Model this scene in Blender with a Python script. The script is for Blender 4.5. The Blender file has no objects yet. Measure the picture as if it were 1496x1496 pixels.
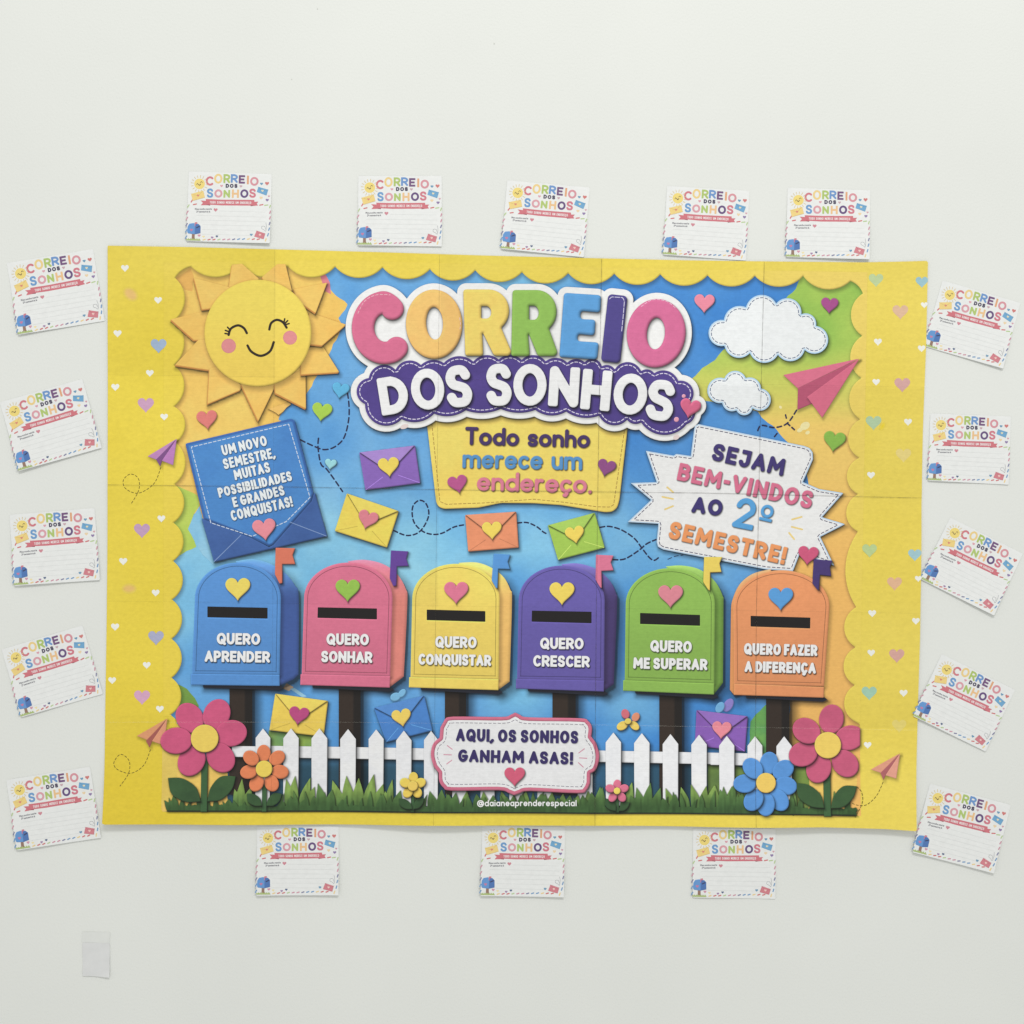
import bpy, math
import numpy as np

# ------------------------------------------------------------------ camera, world, light
S = 0.00117                      # metres on the wall per unit of the layout grid
SZ = 1496.0
scn = bpy.context.scene
scn.view_settings.view_transform = 'Standard'
scn.view_settings.look = 'None'
scn.view_settings.exposure = 0.0
scn.view_settings.gamma = 1.0
scn.view_settings.use_curve_mapping = False
scn.cycles.transparent_max_bounces = 16
CAM_D = 2.2
cam = bpy.data.cameras.new('camera')
camo = bpy.data.objects.new('camera', cam)
scn.collection.objects.link(camo)
camo.location = (0, -CAM_D, 0)
camo.rotation_euler = (math.radians(90), 0, 0)
cam.sensor_width = 36
cam.lens = 36 * CAM_D / (SZ * S)
cam.clip_start = 0.05
cam.clip_end = 60
scn.camera = camo

world = bpy.data.worlds.new('World')
scn.world = world
world.use_nodes = True
bg = world.node_tree.nodes['Background']
bg.inputs[0].default_value = (0.995, 1.0, 0.98, 1)
bg.inputs[1].default_value = 0.73


def area(name, loc, target, sx, sy, power, col):
    l = bpy.data.lights.new(name, 'AREA')
    l.shape = 'RECTANGLE'
    l.size, l.size_y = sx, sy
    l.energy = power
    l.color = col
    o = bpy.data.objects.new(name, l)
    scn.collection.objects.link(o)
    o.location = loc
    import mathutils
    d = mathutils.Vector(target) - mathutils.Vector(loc)
    o.rotation_euler = d.to_track_quat('-Z', 'Y').to_euler()
    return o


area('ceiling_light', (0.4, -3.4, 3.6), (0.2, 0, -1.5), 2.0, 0.7, 112, (1.0, 0.985, 0.975))

# ------------------------------------------------------------------ materials
def lin(c):
    c = np.asarray(c, float) / 255.0
    return np.where(c <= 0.04045, c / 12.92, ((c + 0.055) / 1.055) ** 2.4)


def print_material(name, grain, scale, rough):
    m = bpy.data.materials.new(name)
    m.use_nodes = True
    nt = m.node_tree
    b = nt.nodes['Principled BSDF']
    b.inputs['Roughness'].default_value = rough
    b.inputs['Specular IOR Level'].default_value = 0.25
    at = nt.nodes.new('ShaderNodeVertexColor')
    at.layer_name = 'Col'
    tc = nt.nodes.new('ShaderNodeTexCoord')
    n1 = nt.nodes.new('ShaderNodeTexNoise')
    n1.inputs['Scale'].default_value = scale
    n1.inputs['Detail'].default_value = 3
    n1.inputs['Roughness'].default_value = 0.7
    mp = nt.nodes.new('ShaderNodeMapping')
    mp.inputs['Scale'].default_value = (0.75, 1, 1.25)
    n2 = nt.nodes.new('ShaderNodeTexNoise')
    n2.inputs['Scale'].default_value = scale * 0.22
    n2.inputs['Detail'].default_value = 2
    nt.links.new(tc.outputs['Object'], n1.inputs['Vector'])
    nt.links.new(tc.outputs['Object'], mp.inputs['Vector'])
    nt.links.new(mp.outputs[0], n2.inputs['Vector'])
    ad = nt.nodes.new('ShaderNodeMath')
    ad.operation = 'ADD'
    nt.links.new(n1.outputs[0], ad.inputs[0])
    nt.links.new(n2.outputs[0], ad.inputs[1])
    mr = nt.nodes.new('ShaderNodeMapRange')
    mr.inputs['From Min'].default_value = 0.6
    mr.inputs['From Max'].default_value = 1.4
    mr.inputs['To Min'].default_value = 1 - grain
    mr.inputs['To Max'].default_value = 1 + grain
    nt.links.new(ad.outputs[0], mr.inputs['Value'])
    mx = nt.nodes.new('ShaderNodeVectorMath')
    mx.operation = 'SCALE'
    nt.links.new(at.outputs['Color'], mx.inputs[0])
    nt.links.new(mr.outputs[0], mx.inputs['Scale'])
    nt.links.new(mx.outputs[0], b.inputs['Base Color'])
    return m


MAT_POSTER = print_material('printed_poster_paper', 0.08, 820, 0.55)
MAT_CARD = print_material('printed_card_paper', 0.05, 620, 0.5)


def plain_material(name, col, rough, noise=0.0, scale=3.0, bump=0.0, bscale=200.0):
    m = bpy.data.materials.new(name)
    m.use_nodes = True
    nt = m.node_tree
    b = nt.nodes['Principled BSDF']
    b.inputs['Roughness'].default_value = rough
    b.inputs['Specular IOR Level'].default_value = 0.2
    tc = nt.nodes.new('ShaderNodeTexCoord')
    n = nt.nodes.new('ShaderNodeTexNoise')
    n.inputs['Scale'].default_value = scale
    n.inputs['Detail'].default_value = 6
    nt.links.new(tc.outputs['Object'], n.inputs['Vector'])
    r = nt.nodes.new('ShaderNodeMapRange')
    r.inputs['From Min'].default_value = 0.3
    r.inputs['From Max'].default_value = 0.7
    r.inputs['To Min'].default_value = 1 - noise
    r.inputs['To Max'].default_value = 1 + noise
    nt.links.new(n.outputs[0], r.inputs['Value'])
    s = nt.nodes.new('ShaderNodeVectorMath')
    s.operation = 'SCALE'
    s.inputs[0].default_value = tuple(lin(col))
    nt.links.new(r.outputs[0], s.inputs['Scale'])
    nt.links.new(s.outputs[0], b.inputs['Base Color'])
    if bump:
        n3 = nt.nodes.new('ShaderNodeTexNoise')
        n3.inputs['Scale'].default_value = bscale
        n3.inputs['Detail'].default_value = 4
        nt.links.new(tc.outputs['Object'], n3.inputs['Vector'])
        bp = nt.nodes.new('ShaderNodeBump')
        bp.inputs['Strength'].default_value = bump
        bp.inputs['Distance'].default_value = 0.001
        nt.links.new(n3.outputs[0], bp.inputs['Height'])
        nt.links.new(bp.outputs[0], b.inputs['Normal'])
    return m


MAT_WALL = plain_material('painted_wall', (222, 224, 219), 0.6, 0.018, 2.6, 0.4, 240)
MAT_TAPE = plain_material('paper_tape', (214, 215, 214), 0.5, 0.03, 60)
MAT_SPECK = plain_material('speck', (198, 199, 193), 0.7)

mseam = bpy.data.materials.new('sheet_edge_shade')  # shadow along overlapping sheet edges, painted as a translucent dark colour
mseam.use_nodes = True
_nt = mseam.node_tree
_b = _nt.nodes['Principled BSDF']
_b.inputs['Base Color'].default_value = (0.06, 0.05, 0.035, 1)
_b.inputs['Roughness'].default_value = 0.8
_b.inputs['Alpha'].default_value = 0.42
mseam_l = bpy.data.materials.new('sheet_edge_white')
mseam_l.use_nodes = True
_b = mseam_l.node_tree.nodes['Principled BSDF']
_b.inputs['Base Color'].default_value = (0.8, 0.78, 0.68, 1)
_b.inputs['Roughness'].default_value = 0.8
_b.inputs['Alpha'].default_value = 0.11

# ------------------------------------------------------------------ 2-D shapes as distance fields
class Sh:
    def __init__(self, f, bb):
        self.f, self.bb = f, bb

    def off(self, d):
        f = self.f
        b = self.bb
        return Sh(lambda xs, ys: f(xs, ys) - d, (b[0] - d, b[1] - d, b[2] + d, b[3] + d))

    def __or__(self, o):
        a, b = self.bb, o.bb
        return Sh(lambda xs, ys: np.minimum(self.f(xs, ys), o.f(xs, ys)),
                  (min(a[0], b[0]), min(a[1], b[1]), max(a[2], b[2]), max(a[3], b[3])))

    def __and__(self, o):
        a, b = self.bb, o.bb
        return Sh(lambda xs, ys: np.maximum(self.f(xs, ys), o.f(xs, ys)),
                  (max(a[0], b[0]), max(a[1], b[1]), min(a[2], b[2]), min(a[3], b[3])))

    def __sub__(self, o):
        return Sh(lambda xs, ys: np.maximum(self.f(xs, ys), -o.f(xs, ys)), self.bb)


def poly(pts):
    P = np.asarray(pts, float)

    def f(xs, ys):
        X, Y = np.meshgrid(xs, ys)
        d2 = np.full(X.shape, 1e12)
        ins = np.zeros(X.shape, bool)
        n = len(P)
        for i in range(n):
            ax, ay = P[i]
            bx, by = P[(i + 1) % n]
            ex, ey = bx - ax, by - ay
            L = ex * ex + ey * ey
            if L < 1e-12:
                continue
            wx, wy = X - ax, Y - ay
            t = np.clip((wx * ex + wy * ey) / L, 0, 1)
            d2 = np.minimum(d2, (wx - ex * t) ** 2 + (wy - ey * t) ** 2)
            if ay != by:
                c = ((ay > Y) != (by > Y))
                xi = ax + (Y - ay) / (by - ay) * ex
                ins ^= c & (X < xi)
        d = np.sqrt(d2)
        return np.where(ins, -d, d)
    return Sh(f, (P[:, 0].min(), P[:, 1].min(), P[:, 0].max(), P[:, 1].max()))


def rpoly(pts, r):
    """polygon with corners rounded by r"""
    P = [np.array(p, float) for p in pts]
    out = []
    n = len(P)
    for i in range(n):
        a, b, c = P[i - 1], P[i], P[(i + 1) % n]
        da, dc = a - b, c - b
        la, lc = np.hypot(*da), np.hypot(*dc)
        q = min(r, la * .48, lc * .48)
        p0, p1 = b + da / la * q, b + dc / lc * q
        for t in np.linspace(0, 1, 7):
            out.append((1 - t) ** 2 * p0 + 2 * t * (1 - t) * b + t * t * p1)
    return poly(out)


def ell_pts(cx, cy, rx, ry, rot=0, n=56, a0=0, a1=360):
    a = np.radians(np.linspace(a0, a1, n, endpoint=(a1 - a0) % 360 != 0))
    c, s = math.cos(math.radians(rot)), math.sin(math.radians(rot))
    x, y = rx * np.cos(a), ry * np.sin(a)
    return np.stack([cx + c * x - s * y, cy + s * x + c * y], 1)


def ell(cx, cy, rx, ry, rot=0):
    return poly(ell_pts(cx, cy, rx, ry, rot))


def circ(cx, cy, r):
    def f(xs, ys):
        X, Y = np.meshgrid(xs, ys)
        return np.hypot(X - cx, Y - cy) - r
    return Sh(f, (cx - r, cy - r, cx + r, cy + r))


def heart(cx, cy, w, rot=0, tall=0.94):
    t = np.linspace(0, 2 * np.pi, 60, endpoint=False)
    x = 16 * np.sin(t) ** 3
    y = -(13 * np.cos(t) - 5 * np.cos(2 * t) - 2 * np.cos(3 * t) - np.cos(4 * t))
    x, y = x / 32 * w, (y - 2.5) / 29 * w * tall
    c, s = math.cos(math.radians(rot)), math.sin(math.radians(rot))
    return poly(np.stack([cx + c * x - s * y, cy + s * x + c * y], 1))


def catmull(pts, n=8, closed=False):
    P = [np.array(p, float) for p in pts]
    out = []
    m = len(P)
    rng = m if closed else m - 1
    for i in range(rng):
        p1, p2 = P[i], P[(i + 1) % m]
        p0 = P[i - 1] if (i > 0 or closed) else p1
        p3 = P[(i + 2) % m] if (i + 2 < m or closed) else p2
        for t in np.linspace(0, 1, n, endpoint=False):
            out.append(.5 * (2 * p1 + (p2 - p0) * t + (2 * p0 - 5 * p1 + 4 * p2 - p3) * t * t + (3 * p1 - p0 - 3 * p2 + p3) * t ** 3))
    if not closed:
        out.append(P[-1])
    return np.array(out)


def bulge(a, b, s, n=14):
    """circular arc from a to b, sagitta s to the left of travel (y down), end point left out"""
    a, b = np.array(a, float), np.array(b, float)
    c = np.hypot(*(b - a))
    if abs(s) < 1e-6:
        return [a]
    u = (b - a) / c
    nrm = np.array([u[1], -u[0]])
    R = (c * c / 4 + s * s) / (2 * abs(s))
    sg = 1 if s > 0 else -1
    ctr = (a + b) / 2 + nrm * (s - sg * R)
    a0 = math.atan2(*(a - ctr)[::-1])
    a1 = math.atan2(*(b - ctr)[::-1])
    d = a1 - a0
    if sg > 0:
        while d <= 0:
            d += 2 * math.pi
    else:
        while d >= 0:
            d -= 2 * math.pi
    return [ctr + R * np.array([math.cos(a0 + d * t), math.sin(a0 + d * t)]) for t in np.linspace(0, 1, n, endpoint=False)]


def scallop(vs, bl):
    out = []
    n = len(vs)
    for i in range(n):
        out += bulge(vs[i], vs[(i + 1) % n], bl[i] if hasattr(bl, '__len__') else bl)
    return np.array(out)


def strokes(lst):
    """lst of (pts, r, flags); flags: None or per-segment (flat_start, flat_end)"""
    allp = np.concatenate([np.asarray(p, float) for p, _, _ in lst])
    rm = max(r for _, r, _ in lst)
    bb = (allp[:, 0].min() - rm * 1.2, allp[:, 1].min() - rm * 1.2, allp[:, 0].max() + rm * 1.2, allp[:, 1].max() + rm * 1.2)

    def f(xs, ys):
        D = np.full((len(ys), len(xs)), 60.0)
        for pts, r, fl in lst:
            P = np.asarray(pts, float)
            pad = r + 12
            segs = [(P[0], P[0])] if len(P) == 1 else [(P[i], P[i + 1]) for i in range(len(P) - 1)]
            for k, (a, b) in enumerate(segs):
                i0, i1 = np.searchsorted(xs, [min(a[0], b[0]) - pad, max(a[0], b[0]) + pad])
                j0, j1 = np.searchsorted(ys, [min(a[1], b[1]) - pad, max(a[1], b[1]) + pad])
                if i0 >= i1 or j0 >= j1:
                    continue
                X, Y = np.meshgrid(xs[i0:i1], ys[j0:j1])
                ex, ey = b - a
                L = math.hypot(ex, ey)
                wx, wy = X - a[0], Y - a[1]
                if L < 1e-9:
                    d = np.hypot(wx, wy) - r
                else:
                    t = np.clip((wx * ex + wy * ey) / L ** 2, 0, 1)
                    d = np.hypot(wx - ex * t, wy - ey * t) - r
                    if fl is not None and (fl[k][0] or fl[k][1]):
                        ux, uy = ex / L, ey / L
                        lo = -r if fl[k][0] else 0
                        hi = L + (r if fl[k][1] else 0)
                        lx = wx * ux + wy * uy - (lo + hi) / 2
                        ly = -wx * uy + wy * ux
                        rr = .45 * r
                        qx = np.abs(lx) - (hi - lo) / 2 + rr
                        qy = np.abs(ly) - r + rr
                        d = np.minimum(d, np.hypot(np.maximum(qx, 0), np.maximum(qy, 0)) + np.minimum(np.maximum(qx, qy), 0) - rr)
                D[j0:j1, i0:i1] = np.minimum(D[j0:j1, i0:i1], d)
        return D
    return Sh(f, bb)


def line(pts, r):
    return strokes([(np.asarray(pts, float), r, None)])


def dashes(pts, on, offl, r, ph=0.0):
    P = np.asarray(pts, float)
    seg = np.hypot(*np.diff(P, axis=0).T)
    cum = np.concatenate([[0], np.cumsum(seg)])
    tot = cum[-1]
    out = []
    s = ph
    while s < tot - .4 * on:
        e = min(s + on, tot)
        q = np.linspace(s, e, 5)
        out.append((np.stack([np.interp(q, cum, P[:, 0]), np.interp(q, cum, P[:, 1])], 1), r, None))
        s += on + offl
    return strokes(out)


def inset(pts, d, keep=.86):
    """outline offset inwards, kinks that come too near the outline dropped; returns runs"""
    P = np.asarray(pts, float)
    P = np.concatenate([P, P[:1]])
    seg = np.hypot(*np.diff(P, axis=0).T)
    cum = np.concatenate([[0], np.cumsum(seg)])
    n = int(cum[-1] / 1.2)
    q = np.linspace(0, cum[-1], n, endpoint=False)
    R = np.stack([np.interp(q, cum, P[:, 0]), np.interp(q, cum, P[:, 1])], 1)
    T = np.roll(R, -1, 0) - np.roll(R, 1, 0)
    T /= np.hypot(T[:, 0], T[:, 1])[:, None] + 1e-9
    A = .5 * np.sum(P[:-1, 0] * P[1:, 1] - P[1:, 0] * P[:-1, 1])
    N = np.stack([-T[:, 1], T[:, 0]], 1) * (1 if A > 0 else -1)
    Q = R + N * d
    ok = np.ones(len(Q), bool)
    for i, p in enumerate(Q):
        ok[i] = np.min(np.hypot(R[:, 0] - p[0], R[:, 1] - p[1])) > d * keep
    if ok.all():
        return [np.concatenate([Q, Q[:1]])]
    st = int(np.argmin(ok))
    Q, ok = np.roll(Q, -st, 0), np.roll(ok, -st)
    runs, cur = [], []
    for p, o in zip(Q, ok):
        if o:
            cur.append(p)
        elif cur:
            if len(cur) > 3:
                runs.append(np.array(cur))
            cur = []
    if len(cur) > 3:
        runs.append(np.array(cur))
    return runs


def stitch(pts, d, on, offl, r):
    sh = None
    for run in inset(pts, d):
        if len(run) < 4:
            continue
        s = dashes(run, on, offl, r, offl * .5)
        sh = s if sh is None else sh | s
    return sh


# ------------------------------------------------------------------ lettering (a rounded stroke alphabet)
def A_(cx, cy, rx, ry, a0, a1, n=14):
    a = np.radians(np.linspace(a0, a1, n))
    return [(cx + rx * math.cos(t), cy + ry * math.sin(t)) for t in a]


SS = catmull([(.93, .17), (.76, .03), (.5, 0), (.17, .05), (.02, .25), (.18, .43), (.5, .5), (.83, .58), (.98, .76), (.83, .96), (.5, 1), (.2, .97), (.03, .83)], 4).tolist()
ss = [(x, .36 + .64 * y) for x, y in SS]
OO = A_(.5, .5, .5, .5, 0, 360, 28)
oo = A_(.5, .68, .5, .32, 0, 360, 24)
cc = A_(.56, .68, .56, .32, -48, -312, 18)
CC = A_(.56, .5, .56, .5, -48, -312, 22)
PP = [(0, 0), (.45, 0)] + A_(.45, .28, .55, .28, -90, 90) + [(0, .56)]
G = {
 'A': (.74, [[(0, 1), (.5, 0), (1, 1)], [(.2, .68), (.8, .68)]]),
 'B': (.66, [[(0, 0), (0, 1)], [(0, 0), (.5, 0)] + A_(.5, .235, .42, .235, -90, 90) + [(0, .47)], [(0, .47), (.55, .47)] + A_(.55, .735, .45, .265, -90, 90) + [(0, 1)]]),
 'C': (.68, [CC]), 'Ç': (.68, [CC, [(.55, 1), (.62, 1.16), (.5, 1.26), (.36, 1.24)]]),
 'D': (.7, [[(0, 1), (0, 0), (.35, 0)] + A_(.35, .5, .65, .5, -90, 90) + [(0, 1), (0, .9)]]),
 'E': (.58, [[(1, 0), (0, 0), (0, 1), (1, 1)], [(0, .5), (.85, .5)]]),
 'F': (.56, [[(1, 0), (0, 0), (0, 1)], [(0, .5), (.85, .5)]]),
 'G': (.74, [A_(.52, .5, .52, .5, -50, -355, 24) + [(1.0, .55), (.6, .55)]]),
 'H': (.72, [[(0, 0), (0, 1)], [(1, 0), (1, 1)], [(0, .5), (1, .5)]]),
 'I': (.1, [[(.5, 0), (.5, 1)]]),
 'J': (.6, [[(.25, 0), (1, 0), (1, .65)] + A_(.5, .68, .5, .32, 0, 160)]),
 'L': (.54, [[(0, 0), (0, 1), (1, 1)]]),
 'M': (.9, [[(0, 1), (.06, 0), (.5, .68), (.94, 0), (1, 1)]]),
 'N': (.74, [[(0, 1), (0, 0), (1, 1), (1, 0)]]),
 'O': (.78, [OO]), 'Q': (.8, [OO, [(.6, .68), (1.0, 1.08)]]),
 'P': (.64, [[(0, 0), (0, 1)], PP]),
 'R': (.68, [[(0, 0), (0, 1)], PP, [(.48, .56), (1, 1)]]),
 'S': (.64, [SS]), 'T': (.64, [[(0, 0), (1, 0)], [(.5, 0), (.5, 1)]]),
 'U': (.7, [[(0, 0), (0, .58)] + A_(.5, .6, .5, .4, 180, 0) + [(1, 0)]]),
 'V': (.74, [[(0, 0), (.5, 1), (1, 0)]]),
 'Z': (.62, [[(0, 0), (1, 0), (0, 1), (1, 1)]]),
 '2': (.66, [A_(.5, .3, .46, .3, 195, 385, 14) + [(0, 1), (1, 1)]]),
 '!': (.1, [[(.5, 0), (.5, .6)], [(.5, .99), (.5, 1)]]),
 ',': (.12, [[(.6, 1), (.3, 1.18)]]), '.': (.12, [[(.5, 1), (.5, 1.001)]]),
 ':': (.12, [[(.5, 1), (.5, 1.001)], [(.5, .5), (.5, .501)]]),
 '-': (.34, [[(0, .52), (1, .52)]]),
 'a': (.6, [oo, [(1, .36), (1, 1)]]),
 'c': (.54, [cc]), 'ç': (.54, [cc, [(.55, 1), (.64, 1.15), (.5, 1.26), (.34, 1.24)]]),
 'd': (.62, [oo, [(1, 0), (1, 1)]]),
 'e': (.6, [[(0.03, .68), (1, .68)] + A_(.5, .68, .5, .32, -5, -318, 22)]),
 'é': (.6, [[(0.03, .68), (1, .68)] + A_(.5, .68, .5, .32, -5, -318, 22), [(.45, .16), (.7, .0)]]),
 'h': (.56, [[(0, 0), (0, 1)], [(0, .7)] + A_(.5, .66, .5, .3, 180, 360) + [(1, 1)]]),
 'i': (.12, [[(.5, .38), (.5, 1)], [(.5, .06), (.5, .061)]]),
 'l': (.12, [[(.5, 0), (.5, 1)]]),
 'm': (.88, [[(0, .36), (0, 1)], [(0, .66)] + A_(.25, .6, .25, .24, 180, 360) + [(.5, 1)], [(.5, .66)] + A_(.75, .6, .25, .24, 180, 360) + [(1, 1)]]),
 'n': (.56, [[(0, .36), (0, 1)], [(0, .7)] + A_(.5, .66, .5, .3, 180, 360) + [(1, 1)]]),
 'o': (.62, [oo]),
 'p': (.62, [oo, [(0, .36), (0, 1.36)]]),
 'r': (.42, [[(0, .36), (0, 1)], [(0, .72)] + A_(.7, .7, .7, .34, 180, 290, 8)]),
 's': (.5, [ss]),
 't': (.44, [[(.4, .1), (.4, .8), (.55, .98), (1, .98)], [(0, .36), (1, .36)]]),
 'u': (.56, [[(0, .36), (0, .7)] + A_(.5, .7, .5, .3, 180, 0) + [(1, .36)], [(1, .36), (1, 1)]]),
 '@': (1.0, [A_(.5, .6, .5, .55, 60, -290, 30), A_(.5, .6, .22, .24, 0, 360, 18), [(.72, .36), (.72, .8), (.9, .8), (1, .6)]]),
 'º': (.4, [A_(.5, .25, .5, .25, 0, 360, 20), [(.0, .66), (1, .66)]]),
}


def glyph_strokes(ch, gw, H, hw, flat):
    """strokes with the glyph box lower left at 0,0 (y down)"""
    res = []
    for pl in G[ch][1]:
        uv = np.array(pl, float)
        q = np.stack([hw + uv[:, 0] * (gw - 2 * hw), -H + hw + uv[:, 1] * (H - 2 * hw)], 1)
        if G[ch][0] < .15:
            q[:, 0] = gw / 2 + (uv[:, 0] - .5) * hw * 3
        fl = None
        if flat and len(uv) > 1:
            d = np.diff(uv, axis=0)
            ax = (np.abs(d[:, 0]) < 1e-6) | (np.abs(d[:, 1]) < 1e-6)
            fl = []
            for k in range(len(d)):
                fs = fe = False
                if ax[k]:
                    if k == 0:
                        fs = True
                    else:
                        fs = bool(ax[k - 1]) and abs(np.dot(d[k], d[k - 1])) < 1e-6
                    if k == len(d) - 1:
                        fe = True
                    else:
                        fe = bool(ax[k + 1]) and abs(np.dot(d[k], d[k + 1])) < 1e-6
                fl.append((fs, fe))
        res.append((q, fl))
    return res


def text(s, p0, p1, H, hw, flat=True, gap=.11, space=.3):
    p0, p1 = np.array(p0, float), np.array(p1, float)
    L = np.hypot(*(p1 - p0))
    ux = (p1 - p0) / L
    uy = np.array([-ux[1], ux[0]])
    ws = [space * H if c == ' ' else max(G[c][0] * H, 2 * hw) for c in s]
    tot = sum(ws) + gap * H * sum(1 for a, b in zip(s, s[1:]) if a != ' ' and b != ' ')
    k = L / tot
    x = 0
    out = []
    for i, c in enumerate(s):
        w = ws[i] * k
        if c != ' ':
            for q, fl in glyph_strokes(c, w, H, hw, flat):
                out.append((p0 + np.outer(q[:, 0] + x, ux) + np.outer(q[:, 1], uy), hw, fl))
        x += w
        if i + 1 < len(s) and c != ' ' and s[i + 1] != ' ':
            x += gap * H * k
    return strokes(out)


# ------------------------------------------------------------------ from distance field to mesh
def vnoise(xs, ys, sc, seed):
    r = np.random.RandomState(seed)
    T = r.rand(64, 64)
    X, Y = np.meshgrid(np.asarray(xs) / sc, np.asarray(ys) / sc)
    i, j = np.floor(X).astype(int), np.floor(Y).astype(int)
    u, v = X - i, Y - j
    u, v = u * u * (3 - 2 * u), v * v * (3 - 2 * v)
    g = lambda a, b: T[b % 64, a % 64]
    return (g(i, j) * (1 - u) + g(i + 1, j) * u) * (1 - v) + (g(i, j + 1) * (1 - u) + g(i + 1, j + 1) * u) * v


def fbm(xs, ys, sc, seed):
    return .55 * vnoise(xs, ys, sc, seed) + .3 * vnoise(xs, ys, sc * .45, seed + 1) + .15 * vnoise(xs, ys, sc * .2, seed + 2)


def sstep(a, b, x):
    t = np.clip((x - a) / (b - a), 0, 1)
    return t * t * (3 - 2 * t)


def march(D, xs, ys):
    D = np.where(np.abs(D) < 1e-5, -1e-5, D)
    ins = D < 0
    ny, nx = D.shape
    X, Y = np.meshgrid(xs, ys)
    vid = np.full(D.shape, -1)
    vid[ins] = np.arange(ins.sum())
    nv = int(ins.sum())
    jj, ii = np.nonzero(ins)
    A = [(jj, ii, jj, ii, np.zeros(nv))]

    def edge(sa, sb, off):
        nonlocal nv
        cr = ins[sa] != ins[sb]
        ids = np.full(cr.shape, -1)
        k = int(cr.sum())
        ids[cr] = nv + np.arange(k)
        nv += k
        j, i = np.nonzero(cr)
        j2, i2 = j + off[0], i + off[1]
        t = D[j, i] / (D[j, i] - D[j2, i2])
        A.append((j, i, j2, i2, t))
        return ids
    a = slice(None, -1)
    b = slice(1, None)
    f = slice(None)
    Hh = edge((f, a), (f, b), (0, 1))
    Vv = edge((a, f), (b, f), (1, 0))
    Dg = edge((a, a), (b, b), (1, 1))
    J = np.concatenate([q[0] for q in A])
    I = np.concatenate([q[1] for q in A])
    J2 = np.concatenate([q[2] for q in A])
    I2 = np.concatenate([q[3] for q in A])
    T = np.concatenate([q[4] for q in A])
    tris = []

    def tri(p0, p1, p2, i0, i1, i2, e01, e12, e20):
        code = i0.astype(int) + 2 * i1 + 4 * i2
        for c, lst in ((1, ((p0, e01, e20),)), (2, ((p1, e12, e01),)), (4, ((p2, e20, e12),)),
                       (3, ((p0, p1, e12), (p0, e12, e20))), (6, ((p1, p2, e20), (p1, e20, e01))),
                       (5, ((p2, p0, e01), (p2, e01, e12))), (7, ((p0, p1, p2),))):
            m = code == c
            if m.any():
                for q in lst:
                    tris.append(np.stack([q[0][m], q[2][m], q[1][m]], 1))
    tri(vid[a, a], vid[a, b], vid[b, b], ins[a, a], ins[a, b], ins[b, b], Hh[a], Vv[:, b], Dg)
    tri(vid[a, a], vid[b, b], vid[b, a], ins[a, a], ins[b, b], ins[b, a], Dg, Hh[b], Vv[:, a])
    F = np.concatenate(tris) if tris else np.zeros((0, 3), int)
    return J, I, J2, I2, T, F


def make_mesh(name, co, F, cols=None):
    me = bpy.data.meshes.new(name)
    n, m = len(co), len(F)
    me.vertices.add(n)
    me.vertices.foreach_set('co', np.asarray(co, np.float32).ravel())
    me.loops.add(m * 3)
    me.loops.foreach_set('vertex_index', np.asarray(F, np.int32).ravel())
    me.polygons.add(m)
    me.polygons.foreach_set('loop_start', np.arange(0, m * 3, 3, dtype=np.int32))
    me.polygons.foreach_set('loop_total', np.full(m, 3, np.int32))
    me.polygons.foreach_set('use_smooth', np.ones(m, bool))
    me.update(calc_edges=True)
    if cols is not None:
        at = me.color_attributes.new('Col', 'FLOAT_COLOR', 'POINT')
        at.data.foreach_set('color', np.concatenate([cols, np.ones((n, 1))], 1).astype(np.float32).ravel())
    return me


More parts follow.
